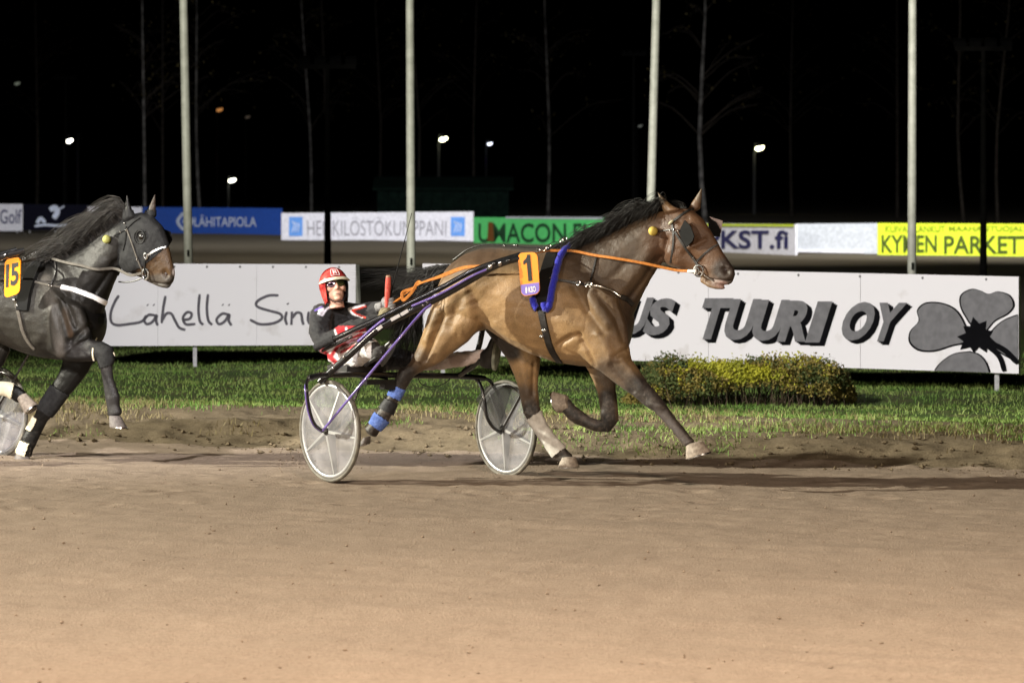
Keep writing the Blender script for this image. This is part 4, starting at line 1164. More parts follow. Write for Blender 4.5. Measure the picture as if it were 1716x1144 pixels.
p1, f1 = plate(h1, [(867, 424), (900, 422), (905, 492), (874, 497)], -.36, 'number_plate', '1', (.26, .33, .62, .95), .27)
put_text('plate_print', 'KSO', f1, (.42, .06, .80, .20), M_whitep, p1, bold=.02, lift=.003)
mb = MB(); mb.add([f1(u, v, .003) for u, v in ((.24, .07), (.31, .05), (.36, .16), (.30, .22), (.26, .17))], [(0, 1, 2, 3, 4)]); mb.build('plate_mark', M_whitep, p1, smooth=False)

# bridle
br = MB(); hs = lambda pts, w, th=.004, lift=.003, m=br: strap(m, h1, pts, w, th, lift, D=30)
hs([(1126, 371), (1129, 392), (1128, 415), (1124, 440)], 4.0)
bridle = br.build('bridle', M_leather, R1)
def bpart(nm, pts, w, mat=M_leather, th=.004, lift=.003):
    m_ = MB(); strap(m_, h1, pts, w, th, lift, D=30)
    if m_.v: return m_.build(nm, mat, bridle)
bpart('browband', [(1127, 372), (1140, 362), (1152, 354), (1162, 350)], 5)
bpart('cheek_strap', [(1131, 388), (1140, 402), (1152, 420), (1163, 434), (1170, 446)], 4.5)
bpart('noseband', [(1168, 438), (1180, 426), (1192, 416), (1203, 410)], 3.5)
bpart('throat_lash', [(1127, 384), (1116, 386), (1104, 388)], 2)
c, n_ = hit(h1, 1126, 373)
MB().ell(c + n_ * .012, HH1.h * .022 + Vector((0, 0, .014)), Vector((0, 0, .012)), n_ * .012, 10, 6).build('rosette', plain('cream_rosette', (.62, .60, .40), .5), bridle)
def blinker(pts, t, out, nm='blinker', mat=M_matte):
    q = [HH1(x, y, t + o) for (x, y), o in zip(pts, out)]
    m_ = MB(); n0 = (q[1] - q[0]).cross(q[2] - q[0]).normalized(); m_.prism(q, n0 * .006)
    return m_.build(nm, mat, bridle, smooth=False)
blinker([(1147, 369), (1157, 379), (1163, 396), (1160, 404), (1150, 414), (1143, 404), (1137, 389)], -.098, [.01, -.012, -.022, -.022, -.01, .004, .01])
blinker([(1186, 364), (1200, 372), (1208, 386), (1206, 397), (1196, 396), (1188, 385)], .085, [0, .02, .03, .03, .01, 0])
blinker([(1189, 363), (1211, 370), (1208, 391), (1202, 384), (1196, 372)], .10, [0, .03, .03, .02, 0.01], 'blinker_cup', M_pinkp)
for rr_, (x, y) in ((9.5, (1173, 453)), (5, (1170, 453))):
    c, n_ = hit(h1, x, y)
    c = c + n_ * .016; u = HH1.h
    mb = MB(); R_ = rr_ / F * 30; mb.tube([c + u * (R_ * math.cos(k)) + Vector((0, 0, R_ * math.sin(k))) for k in [i * math.pi / 9 for i in range(19)]], .0055, 7); mb.build('bit_ring', M_steel, bridle)
mb = MB(); mb.tube([on1(1173, 453, .012), on1(1186, 464, .006), on1(1196, 471, .002)], .006, 8); mb.build('bit', M_steel, bridle)
for x, y in ((1130, 384), (1137, 386), (1124, 386), (1163, 432)):
    c, n_ = hit(h1, x, y); MB().sphere(c + n_ * .008, .007, 8, 6).build('buckle', M_steel, bridle)
c, n_ = hit(h1, 1096, 388)
MB().sphere(c + n_ * .022, .033, 14, 10).build('ear_plug_ball', M_yball, R1)

# reins
def rein(pts3, w, mat, name='rein', parent=R1, th=.004, up=Vector((0, -1, .1)), per=6):
    q = catmull(pts3, per); mb = MB(); mb.ribbon(q, [up.normalized()] * len(q), w, th); return mb.build(name, mat, parent)
bit1 = on1(1166, 452, .02)
reinpts = [bit1, on1(1135, 447, .03), on1(1080, 440, .03), on1(1030, 433, .03), on1(1000, 430, .025), on1(960, 425, .03), h1.H(922, 420, -.14)]
reinpts = [p for p in reinpts if p]
ro = rein(reinpts, .020, M_orange)
tag(ro, 'orange rein from bit to saddle')
rw = MB(); rw.tube([on1(1156, 451, .024), on1(1170, 453, .022)], .012, 8); rw.build('rein_end', M_whitep, ro)
hand = P(650, 512, 30.15)
rear = [h1.H(922, 420, -.14), h1.H(895, 425, -.30), P(868, 431, 29.72), P(835, 441, 29.80), P(810, 445, 29.85), P(776, 449, 29.92), P(736, 464, 30.0), P(704, 475, 30.05), P(680, 492, 30.1), P(662, 505, 30.13), hand]
q = catmull(rear, 5); Wd = [.008 + .020 * math.exp(-((i - 27) / 7) ** 2) for i in range(len(q))]
mb = MB(); mb.ribbon(q, [Vector((0, -1, .15))] * len(q), Wd, .004); tag(mb.build('rein', M_orange, R1), 'orange rein from saddle to hand')
lp = [P(706, 474, 30.05), P(700, 473, 30.06), P(690, 490, 30.06), P(676, 503, 30.07), P(674, 492, 30.08), P(680, 487, 30.09), P(698, 482, 30.08)]
rein(lp, .022, M_orange, 'rein_loop', ro)
far_rein = [HH1(1178, 452, .06), h1.H(1080, 430, .22), h1.H(1000, 420, .20), h1.H(922, 418, .14), h1.H(850, 450, .33), h1.H(760, 475, .33), P(700, 484, 30.6), P(664, 504, 30.3)]
tag(rein(far_rein, .022, M_orange), 'far orange rein along the hidden side')

# --- the black horse, number 15
H15 = Plane(100, 32.25, 31)
q0 = H15(215, 301); HH15 = Plane(215, q0.y + CD, 36)
fx = lambda x: 165 + (x - 1053) * .86
fy = lambda y: 434 + (y - 414) * .845
torso15 = [(fx(a[0]), fy(a[1]), fx(a[2]), fy(a[3]), a[4] * .97) + tuple(a[5:]) for a in torso1]
neck15 = [(62, 444, 150, 575, .19, .2), (88, 434, 162, 545, .165, .25), (115, 425, 170, 520, .135, .3), (142, 408, 179, 498, .108, .3), (166, 390, 186, 480, .096, .25), (188, 374, 194, 462, .088, .15), (205, 364, 200, 448, .083), (219, 362, 206, 436, .076)]
head15 = [(213, 362, 194, 428, .070), (235, 357, 202, 446, .088, -.1), (256, 364, 211, 455, .096), (271, 380, 224, 460, .090, .12), (279, 400, 237, 466, .072, .2), (284, 418, 246, 471, .058, .15), (288, 434, 254, 475, .051, .1), (291, 448, 260, 478, .049), (292, 458, 266, 480, .046), (290, 468, 272, 482, .040), (286, 475, 277, 482, .026)]
earn15 = (-.055, [(206, 368, 226, 362, .030), (208, 356, 222, 354, .024), (210, 343, 218, 342, .016), (212, 330, 215, 330, .009)])
earf15 = (.05, [(240, 364, 260, 362, .030), (246, 352, 261, 351, .024), (253, 340, 261, 340, .016), (258, 329, 261, 329, .009)])
secs15 = [(-.15, [(85, 480, 140, 520, .08), (70, 545, 150, 552, .095), (82, 588, 152, 566, .09), (106, 604, 146, 568, .078)])]
secs15 += [(-.135, [(fx(a[0]), fy(a[1]), fx(a[2]), fy(a[3]), a[4]) for a in secs1[0][1]])]
secs15 += [(.10, [(-95, 500, -5, 525, .10), (-80, 545, 12, 560, .11), (-65, 575, 16, 588, .10), (-55, 600, 4, 612, .082), (-50, 625, -12, 630, .06), (-46, 645, -22, 645, .046)])]
limbs15 = [
 (-.15, [(112, 580, 25, .075), (130, 585, 22, .064), (150, 587, 19, .053), (166, 588, 16, .047), (176, 592, 15, .046), (178, 602, 13, .043), (178, 616, 10, .032), (181, 634, 9, .029), (185, 652, 10.5, .032), (189, 666, 12, .036), (190, 680, 10, .032), (193, 694, 12, .037)]),
 (.13, [(138, 565, 33, .085), (134, 590, 28, .076), (126, 616, 22, .06), (112, 640, 18, .05), (97, 658, 16, .047), (82, 680, 15, .046), (69, 700, 12, .036), (58, 720, 12, .034), (49, 738, 13, .038), (44, 750, 12, .037), (40, 760, 13, .042)]),
 (.10, [(-34, 640, 15, .044), (-20, 650, 12, .036), (-2, 650, 10, .030), (14, 652, 11, .033), (26, 658, 12, .036), (36, 666, 11.5, .034)]),
 (-.135, [(fx(a[0]), fy(a[1]), a[2] * .86, a[3]) for a in limbs1[0][1]]),
]
st15 = [([(95, 510), (108, 545), (118, 580)], 7, -.012), ([(82, 500), (92, 545), (100, 590)], 9, .012), ([(120, 490), (138, 530), (150, 565)], 9, .010), ([(108, 500), (126, 545)], 5, -.012), ([(150, 545), (132, 560), (115, 572)], 5, -.012),
        ([(160, 490), (178, 465), (190, 440)], 5, -.012), ([(140, 470), (165, 440)], 12, .008), ([(192, 450), (200, 432), (203, 412)], 4, -.012), ([(212, 432), (222, 446)], 10, .010), ([(276, 457), (279, 461)], 5, -.015), ([(255, 474), (272, 477), (286, 477)], 2.2, -.010),
        ([(115, 600), (150, 596)], 5, .006), ([(70, 560), (60, 575)], 8, .006), ([(120, 470), (100, 450)], 8, .006)]
k15 = (.005, .0046, .0043)
bl15 = [('l', [(78, 470), (88, 520), (102, 590)], 9, (.10, .09, .08), .75), ('l', [(125, 520), (140, 550)], 10, (.04, .036, .032), .6), ('l', [(105, 470), (150, 440), (180, 420)], 24, (.022, .02, .018), .8), ('l', [(108, 520), (118, 560)], 5, (.07, .042, .025), .6),
        ('o', 262, 440, 30, 36, (.06, .034, .016), .9), ('o', 268, 474, 26, 14, (.06, .053, .045), .8), ('l', [(290, 428), (293, 446)], 2.2, (.3, .27, .25), .6), ('o', 294, 456, 4.5, 8, (.5, .45, .43), .85),
        ('l', [(120, 585), (165, 588)], 14, (.022, .02, .02), .8), ('l', [(178, 600), (190, 690)], 14, (.024, .022, .022), .9), ('o', 0, 520, 120, 70, (.03, .027, .022), .7), ('o', 262, 340, 12, 16, (.06, .045, .035), .8)]
spec15 = dict(mud=(640, 600), torso=torso15, neck=neck15, head=head15, head_extra=[earn15, earf15], sections=secs15, limbs=limbs15, strokes=st15, base=k15, blobs=bl15, mat=M_coat15)
base15 = H15(60, 700); base15.z = 0
h15 = make_horse('trotting_horse', base15, 'black trotter wearing number 15 with one foreleg lifted', H15, HH15, spec15)
R15 = h15.root
hoof(H15, (193, 697), (211, 716), (186, 714), -.15, .055, M_hoofd, R15)
hoof(H15, (39, 756), (50, 776), (24, 773), .13, .056, M_hoofd, R15)
a = limbs1[1][1][-1]
hoof(H15, (37, 664), (62, 678), (44, 694), .10, .055, M_hoof, R15)
legband(h15, 'tendon_boot', (-8, 650), (22, 656), 18, 1, M_wrapc, .010, 'cream boot on the lifted hind leg')
hoof(H15, (fx(614), fy(733)), (fx(601), fy(748)), (fx(619), fy(741)), -.135, .050, M_hoofd, R15)
mb = MB(); C15 = [(86, 436), (112, 427), (140, 410), (166, 391), (188, 375), (208, 364), (222, 360)]
for i in range(1700):
    s = random.random() ** .85; x, y = crest(H15, C15, s); t = random.uniform(-.05, .03)
    lk = int(s * 13); r_ = random.Random(lk)
    lift_ = r_.uniform(.2, 1.0); run = r_.uniform(.7, 1.35); wob = r_.uniform(-8, 8)
    L = random.uniform(34, 62) * (.75 + .4 * s) * run; up = (2 + 30 * lift_ + random.uniform(-5, 7)) * (.35 + s * .7); dn = random.uniform(-2, 14) + wob
    if random.random() < .2: L *= 1.35; up += random.uniform(3, 20)
    q = [H15(x, y + 5, t), H15(x - L * .28, y - up * .8 + 3, t - random.uniform(-.02, .05)), H15(x - L * .65, y - up * .8 + dn * .5 + L * .14, t - random.uniform(-.05, .1)), H15(x - L, y - up * .5 + dn + L * .30, t - random.uniform(-.08, .14))]
    hair(mb, q, random.uniform(.0012, .0036), 3, 3)
mb.build('mane', M_mane15, R15)
mb = MB(); tx, ty = fx(748), fy(452)
for i in range(300):
    t = random.gauss(0, .04); q = [H15(tx, ty + random.uniform(-5, 6), t), H15(tx - 20, ty + 12, t), H15(tx - 45 + random.gauss(0, 8), ty + 50, t + random.gauss(0, .05)), H15(tx - 70 + random.gauss(0, 14), ty + random.uniform(90, 130), t + random.gauss(0, .08))]
    hair(mb, q, random.uniform(.003, .0065), 3, 3)
mb.build('tail', M_mane15, R15)
hd = shell(h15, 'hood', lambda X, Y, t: ((X - 190) * .35 + (Y - 455) < 10) & (X > 196) & (Y > 352) & ((X - 262) * .9 + (Y - 418) * 1.1 < 12) & (np.hypot((X - 236) / 9.5, (Y - 397) / 11) > 1) & (Y < 462) & ((X - 205) + (Y - 400) * .12 > -6), M_hood, R15, .007)
c, n_ = hit(h15, 236, 397)
mb = MB(); mb.tube([c + n_ * .006 + HH15.h * (.042 * math.cos(k)) + Vector((0, 0, .048 * math.sin(k))) for k in [i * math.pi / 10 for i in range(21)]], .006, 8); mb.build('eye_ring', plain('grey_eye_ring', (.012, .012, .012), .6, .2), hd)
MB().ell(c - n_ * .006 , HH15.h * .026, Vector((0, 0, .026)), n_ * .014, 14, 8).build('eye', M_eye, R15)
c2, n2 = hit(h15, 277, 459)
MB().ell(c2 - n2 * .003, HH15.h * .018, Vector((0, 0, .016)), n2 * .006, 12, 6).build('nostril', M_dark_hole, R15)
mb = MB(); q = [HH15(x, y, .09) for x, y in ((270, 384), (281, 388), (284, 402), (278, 412), (270, 404))]; mb.prism(q, HH15.h * .03); mb.build('eye_cup', M_leather, hd)
# bridle of 15
mb = MB(); strap(mb, h15, [(213, 380), (212, 400), (208, 420)], 3, .004, .010, D=32); b15 = mb.build('bridle', M_matte, R15)
for nm, pts, wd, mt in (('cheek_strap', [(214, 384), (224, 412), (232, 436), (241, 455)], 2.6, M_greyrein), ('noseband', [(244, 433), (254, 424), (266, 417), (278, 414)], 4.5, M_steel), ('head_strap', [(212, 386), (224, 374), (236, 366)], 2, M_matte), ('throat_lash', [(212, 386), (202, 390), (192, 396)], 2, M_matte), ('nose_strap', [(245, 432), (243, 446), (245, 458)], 4, M_matte)):
    m_ = MB(); strap(m_, h15, pts, wd, .005, .010, D=32)
    if m_.v: m_.build(nm, mt, b15)
for (x, y), rr_ in (((246, 458), 9), ((246, 429), 5)):
    c, n_ = hit(h15, x, y); R_ = rr_ / F * 32
    mb = MB(); mb.tube([c + n_ * .016 + HH15.h * (R_ * .7 * math.cos(k)) + Vector((0, 0, R_ * math.sin(k))) for k in [i * math.pi / 9 for i in range(19)]], .007, 7); mb.build('bit_ring', M_steel, b15)
for x, y in ((211, 375), (213, 386), (204, 389), (231, 435)):
    c, n_ = hit(h15, x, y)
    if c: MB().sphere(c + n_ * .012, .009, 8, 6).build('buckle', M_steel, b15)
mb = MB(); mb.tube(catmull([HH15(245, 462, -.06), HH15(228, 470, -.05), HH15(212, 473, -.03), HH15(199, 472, 0)], 5), .006, 7); mb.build('chin_strap', M_leather, b15)
c, n_ = hit(h15, 182, 402)
MB().sphere(c + n_ * .022, .033, 14, 10).build('ear_plug_ball', plain('olive_ball', (.34, .34, .10), .6), R15)
o15 = lambda x, y, off: on1(x, y, off, h15)
pts = [p for p in (o15(240, 456, .02), o15(222, 455, .035), o15(205, 453, .06), o15(190, 452, .045), o15(165, 450, .035), o15(140, 447, .035), o15(120, 443, .035), o15(100, 440, .03), o15(80, 436, .03), o15(62, 435, .03)) if p]
tag(rein(pts, .022, M_greyrein, 'rein', R15), 'brownish grey rein from bit to saddle')
rr15 = [h15.H(60, 434, -.13), h15.H(30, 440, -.32), h15.H(-40, 448, -.36), h15.H(-150, 470, -.30), h15.H(-230, 500, -.2)]
tag(rein(rr15, .02, M_greyrein, 'rein', R15), 'rear rein running out of the frame')
mb = MB(); strap(mb, h15, [(66, 436), (52, 462), (42, 492), (38, 520)], 26, .02, .005, far=True, D=32); sd15 = mb.build('saddle_pad', M_matte, R15)
mb = MB(); strap(mb, h15, [(27, 505), (33, 530), (38, 552), (46, 570), (58, 584)], 7, .008, .006, D=32); gi15 = mb.build('girth', M_greyrein, R15)
mb = MB()
for x, y in ((52, 431), (59, 429), (80, 424), (40, 437)):
    p = h15.H(x, y, -.05); mb.tube([p + Vector((0, 0, .016)) + H15.h * (.013 * math.cos(q)) + Vector((0, 0, .014 * math.sin(q))) for q in [i * math.pi / 6 for i in range(13)]], .0045, 6); mb.tube([p - Vector((0, 0, .03)), p + Vector((0, 0, .004))], .006, 6)
mb.build('rein_ring', M_steel, sd15)
mb = MB(); strap(mb, h15, [(47, 470), (65, 474), (84, 479), (104, 482)], 4, .006, .006, D=32); bc15 = mb.build('breast_collar', M_greyrein, R15)
mb = MB(); strap(mb, h15, [(104, 482), (120, 485), (138, 490), (156, 497), (166, 502), (176, 507)], 9, .014, .008, D=32); tag(mb.build('collar_sleeve', M_whitep, bc15), 'shiny white sleeve on the breast collar')
mb = MB(); strap(mb, h15, [(90, 432), (95, 448), (92, 462), (86, 478)], 3, .005, .006, D=32); mb.build('neck_strap', M_leather, bc15)
for x, y in ((84, 479), (88, 480), (26, 503), (31, 512)):
    c, n_ = hit(h15, x, y)
    if c: MB().sphere(c + n_ * .014, .013, 8, 6).build('collar_ring', M_steel, bc15)
p15, f15 = plate(h15, [(8, 435), (35, 430), (33, 491), (7, 500)], -.37, 'number_plate', '15', (.10, .26, .90, .86))
legband(h15, 'knee_boot', (170, 573), (184, 612), 24, -1, M_hood, .008, 'dark elastic knee boot on the lifted foreleg')
legband(h15, 'knee_boot', (99, 652), (74, 692), 20, 1, M_hood, .010, 'dark grey knee boot on the supporting foreleg')
legband(h15, 'tendon_boot', (64, 702), (52, 724), 17, 1, M_wrapc, .010, 'cream boot on the supporting foreleg', 0)
legband(h15, 'bell_boot', (47, 742), (38, 766), 17, 1, M_wrapc, .010, 'cream bell boot over the grounded hoof', -3)
for pth in ([(160, 566), (156, 590), (158, 602)], [(168, 572), (184, 580), (190, 596)]):
    m_ = MB(); strap(m_, h15, pth, 3, .006, .010, D=32)
    if m_.v: m_.build('boot_rim', M_wrapc, R15)
# ------------------------------------------------------------------ the racing sulky
M_frame = ramp_mat('sulky_black', (.008, .008, .009), (.016, .016, .017), 14, .22, .6, coat=.3)
M_lilac = ramp_mat('sulky_lilac', (.13, .09, .33), (.19, .14, .44), 14, .18, .6, coat=.5)
M_tyre = ramp_mat('tyre_cream', (.10, .092, .078), (.18, .165, .135), 20, .6, .3)
M_rim = plain('rim_silver', (.38, .38, .38), .38, .5, .5, .06)
M_foam = ramp_mat('foam_grip', (.02, .02, .021), (.04, .04, .042), 60, .9, .1)
M_hub = plain('hub_dark', (.10, .10, .10), .35, .5, .8)
def disc_mat():
    m = ramp_mat('wheel_disc_plastic', (.26, .26, .27), (.48, .47, .49), 9, .22, .5)
    n = m.node_tree.nodes; l = m.node_tree.links; b = n['Principled BSDF']; out = n['Material Output']
    tr = n.new('ShaderNodeBsdfTransparent'); tr.inputs[0].default_value = (.92, .92, .94, 1)
    mx = n.new('ShaderNodeMixShader'); mx.inputs[0].default_value = .36
    l.new(tr.outputs[0], mx.inputs[1]); l.new(b.outputs[0], mx.inputs[2]); l.new(mx.outputs[0], out.inputs[0])
    return m
M_disc = disc_mat()
M_reflection = plain('reflection_smoke', (.03, .03, .03), .1, .6)
_n = M_reflection.node_tree.nodes; _t = _n.new('ShaderNodeBsdfTransparent'); _x = _n.new('ShaderNodeMixShader'); _x.inputs[0].default_value = .5
M_reflection.node_tree.links.new(_t.outputs[0], _x.inputs[1]); M_reflection.node_tree.links.new(_n['Principled BSDF'].outputs[0], _x.inputs[2]); M_reflection.node_tree.links.new(_x.outputs[0], _n['Material Output'].inputs[0])
dW = lambda px: 30.0 + (px - 553) / 295 * .9
S = lambda px, py, o=0.0: P(px, py, dW(px) + o)
c_near, c_far = S(553, 722), S(848, 718)
ax_dir = (c_far - c_near).normalized()
mid = (c_near + c_far) / 2; mid.z = 0
RS = thing('racing_sulky', mid, 'two wheeled racing sulky with clear disc wheels behind the bay', 'sulky', 'racing sulkies')
wn = Vector((.785, .62, 0)).normalized(); wt = Vector((wn.y, -wn.x, 0)); UP = Vector((0, 0, 1))
def wheel(c, R, spin, name='wheel', lab=None):
    n = 48
    def ring(r, o): return [c + wt * (r * math.cos(2 * math.pi * k / n)) + UP * (r * math.sin(2 * math.pi * k / n)) + wn * o for k in range(n)]
    mb = MB()
    mb.rings([ring(.02, -.035), ring(R * .5, -.022), ring(R * .88, -.010)], cap=False)
    mb.rings([ring(R * .88, .010), ring(R * .5, .022), ring(.02, .035)], cap=False)
    wh = mb.build(name, M_disc, RS)
    if lab: wh['label'] = lab
    def torus(r0, w, h, mat, nm):
        m_ = MB(); rs = []
        for k in range(n):
            a = 2 * math.pi * k / n; rad = wt * math.cos(a) + UP * math.sin(a)
            rs.append([c + rad * (r0 + h * math.cos(q)) + wn * (w * math.sin(q)) for q in [j * math.pi / 5 for j in range(10)]])
        m_.rings(rs + [rs[0]], cap=False); m_.build(nm, mat, wh)
    torus(R - .013, .016, .014, M_tyre, 'tyre'); torus(R - .040, .014, .016, M_rim, 'rim')
    for k in range(5):
        a = spin + k * 2 * math.pi / 5; rad = wt * math.cos(a) + UP * math.sin(a); tg = rad.cross(wn)
        mb = MB()
        mb.rings([[c + rad * r + tg * (w * s1) + wn * (o * s2) for s1, s2 in ((-1, -1), (1, -1), (1, 1), (-1, 1))] for r, w, o in ((.03, .011, .036), (R * .5, .008, .0235), (R * .9, .006, .0115))])
        mb.build('spoke', M_rim, wh, smooth=False)
    mb = MB(); mb.tube([c - wn * .055, c - wn * .045, c - wn * .03, c + wn * .03, c + wn * .045, c + wn * .055], [.012, .022, .032, .032, .022, .012], 14); mb.build('hub', M_hub, wh)
    return wh
wheel(c_near, .364, 1.15, lab='near disc wheel')
wheel(c_far, .358, .95, lab='far disc wheel')
def bar(pts, r, mat, nm, par=RS, per=5, n=10, flat=1.0):
    mb = MB(); q = catmull(pts, per) if len(pts) > 2 else pts
    R_ = r if not isinstance(r, (list, tuple)) else [np.interp(i / (len(q) - 1), np.linspace(0, 1, len(r)), r) for i in range(len(q))]
    mb.tube(q, R_, n, flat=flat); return mb.build(nm, mat, par)
arch = bar([S(517, 634), S(530, 630), S(550, 628), S(600, 627), (S(650, 628)), S(700, 629), S(760, 630), S(796, 632), S(812, 634)], .021, M_frame, 'axle_arch')
no = -.11
tag(bar([S(520, 633), S(514, 640, no * .5), S(514, 655, no), S(519, 688, no), S(527, 710, no), S(541, 722, no * .6)], .0125, M_frame, 'fork'), 'outer near fork')
tag(bar([S(519, 632), S(512.5, 641, no * .5), S(511.5, 655, no), S(516, 688, no), S(525, 712, no), S(539, 724, no * .6)], .006, M_lilac, 'fork_trim', bpy.data.objects['fork']), None)
tag(bar([S(612, 630), S(604, 642, .1), S(597, 662, .12), S(580, 700, .12), S(562, 722, .06)], .010, M_frame, 'fork'), 'inner near fork')
tag(bar([S(790, 632), S(800, 637), S(807, 650, -.05), S(812, 672, -.09), S(816, 698, -.10), S(826, 715, -.09), S(840, 725, -.06)], .013, M_frame, 'fork'), 'inner far fork')
tag(bar([S(806, 633), S(818, 636, .05), S(826, 645, .08), S(838, 668, .1), S(850, 718, .06)], .013, M_frame, 'fork'), 'outer far fork')
nearB = [P(541, 721, 29.86), P(600, 650, 29.64), P(660, 578, 29.62), P(706, 524, 29.70), P(722, 511, 29.74)]
tag(bar(nearB, .0095, M_lilac, 'brace'), 'lilac near brace')
tag(bar([P(839, 725, 30.82), P(863, 681, 30.6), P(895, 620, 30.3), P(905, 600, 30.28)], .0085, M_frame, 'brace'), 'dark far brace')
shaft = [P(536, 640, 30.02), P(546, 630, 30.0), P(586, 594, 29.93), P(627, 556, 29.88), P(651, 540, 29.85), P(694, 518, 29.82), P(740, 496, 29.78), P(790, 468, 29.74), P(825, 448, 29.72), P(850, 438, 29.71), P(885, 429, 29.70)]
near = bar(shaft, [.024, .027, .028, .028, .028, .027, .026, .024], M_frame, 'shaft'); near['label'] = 'near shaft beside the flank'
off = lambda p, dz, dy=0.0: p + Vector((0, dy, dz))
bar([off(P(690, 513, 29.8), -.0, -.02), off(P(740, 491, 29.76), 0, -.02), off(P(790, 463, 29.72), 0, -.02), off(P(815, 452, 29.71), 0, -.02)], .0085, M_lilac, 'shaft_trim', near)
bar([off(P(600, 572, 29.9), .0, -.02), off(P(628, 547, 29.87), .0, -.02), off(P(645, 534, 29.85), .0, -.02)], .010, M_lilac, 'shaft_trim', near)
rail = bar([P(530, 582, 30.06), P(570, 563, 29.98), P(600, 549, 29.94), P(640, 531, 29.9), P(690, 506, 29.86), P(740, 482, 29.82), P(790, 455, 29.78), P(830, 440, 29.76), P(872, 427, 29.74)], .020, M_frame, 'hand_rail')
bar([P(528, 583, 30.06), P(560, 568, 30.0)], .026, M_foam, 'foam_grip', rail, n=12)
bar([P(540, 588, 30.08), P(560, 578, 30.03), P(590, 564, 29.98)], .012, M_frame, 'rail_stay', rail)
for a, b in (((655, 540), (670, 532)), ((672, 531), (684, 524)), ((786, 461), (806, 451)), ((632, 556), (640, 550))):
    c0, c1 = P(a[0], a[1] - 4, 29.80), P(b[0], b[1] - 4, 29.80)
    mb = MB(); dr = (c1 - c0); nrm = Vector((0, -1, 0)); up_ = dr.cross(nrm).normalized() * .012
    ctr = (c0 + c1) / 2 + Vector((0, -.012, 0)); mb.box(ctr, dr * .5, Vector((0, .008, 0)), up_); mb.build('reflector', M_whitep, near, smooth=False)
for x, y in ((558, 616), (576, 598), (709, 511), (716, 506)):
    MB().sphere(P(x, y, 29.89 if x < 600 else 29.78), .012, 8, 6).build('bolt', M_steel, near)
for x, y in ((828, 442), (838, 441), (852, 437), (822, 446)):
    MB().ell(P(x, y, 29.69), (.018, 0, .006), (0, .012, 0), (0, 0, .020), 8, 6).build('shaft_fitting', M_frame if x in (828, 852) else M_steel, near)
far = bar([S(772, 630), H1(800, 590, .34), H1(820, 500, .38), H1(850, 450, .40), H1(890, 432, .40)], .020, M_frame, 'shaft'); far['label'] = 'far shaft hidden by the horse'
# seat with its bracket, foot rests, dark wheel reflection, brake cable
mb = MB(); sc = P(598, 617, 30.35)
mb.rings([[sc + ax_dir * (.17 * sx * k) + wt * (.15 * sy * k) + UP * z_ for sx, sy in ((-1, -.8), (-.6, -1), (.6, -1), (1, -.8), (1, .8), (.6, 1), (-.6, 1), (-1, .8))] for z_, k in ((-.03, .85), (-.02, 1), (.02, 1), (.035, .85))])
mb.build('seat', M_leather, RS)
bar([P(598, 622, 30.35), P(625, 628, 30.28), P(650, 632, 30.3)], .018, M_frame, 'seat_bracket')
mb = MB(); mb.box(S(636, 640, .0), ax_dir * .13, wt * .03, UP * .018); mb.box(S(650, 645), ax_dir * .05, wt * .03, UP * .03); mb.build('bracket_block', M_frame, RS, smooth=False)
bar([S(700, 632), S(705, 642), S(716, 647), S(732, 647), S(748, 640), S(756, 632)], .0035, M_frame, 'cable')
tag(bar([P(770, 628, 30.6), P(790, 616, 30.5), P(806, 602, 30.42)], .018, M_frame, 'foot_rest'), 'far foot rest')
tag(bar([P(612, 612, 29.94), P(632, 598, 29.86), P(642, 590, 29.82)], .014, M_frame, 'foot_rest'), 'near foot rest')
mb = MB(); cc = c_far - wn * .075
poly = [cc + wt * (r * math.cos(a)) + UP * (r * math.sin(a)) for r, a in [(.03, math.radians(-110))] + [(.335, math.radians(v)) for v in range(62, 150, 8)]]  # dark reflection on the far wheel, built as a smoked sector
mb.prism(poly, wn * .006); mb.build('wheel_reflection', M_reflection, RS, smooth=False)

# sulky of the black horse: a copy, standing further left
def copy_tree(o, parent=None):
    c = o.copy(); COL.objects.link(c); c.parent = parent
    for ch in list(o.children): copy_tree(ch, c)
    return c
RS15 = copy_tree(RS)
th = math.radians(9); Rz = Matrix.Rotation(th, 3, 'Z')
target = P(-4, 690, 33.1); target.z = 0
fo = Vector((c_far.x, c_far.y, 0)) - mid
RS15.location = target - Rz @ fo
RS15.rotation_euler = (0, 0, th)
RS15['label'] = 'half visible sulky at the left edge behind the black horse'

# ------------------------------------------------------------------ the driver
M_cloth = attr_mat('driver_clothes', .75, .25, .4, 60, .15, sheen=.1)
DRV = thing('driver', P(590, 617, 30.4), 'driver in black and red jacket and red helmet leaning back, holding reins', 'person')
mb = MB(); D = lambda x, y, d: P(x, y, d)
def cap(pts, rad, flat=1.0, n=14, m=mb):
    q = catmull(pts, 4); R_ = [float(np.interp(i / (len(q) - 1), np.linspace(0, 1, len(rad)), rad)) for i in range(len(q))]
    m.tube(q, R_, n); m.sphere(q[0], R_[0], 12, 8); m.sphere(q[-1], R_[-1], 12, 8)
# torso, hips to shoulders
hd_ = Vector((math.cos(.72), -math.sin(.72), 0)); sl = Vector((-math.sin(.72), -math.cos(.72), 0))   # facing; right-hand side
def oval(c, w, dp, n=18): return [c + sl * (w * math.cos(q)) + hd_ * (dp * math.sin(q)) for q in [2 * math.pi * k / n for k in range(n)]]
mb.rings([oval(D(588, 612, 30.42), .13, .10), oval(D(586, 604, 30.42), .18, .135), oval(D(582, 588, 30.45), .175, .13), oval(D(575, 566, 30.5), .17, .12), oval(D(567, 545, 30.53), .185, .125), oval(D(562, 528, 30.55), .205, .125), oval(D(560, 516, 30.56), .165, .10), oval(D(560, 509, 30.56), .085, .075), oval(D(561, 502, 30.53), .058, .062), oval(D(562, 492, 30.52), .05, .055)])
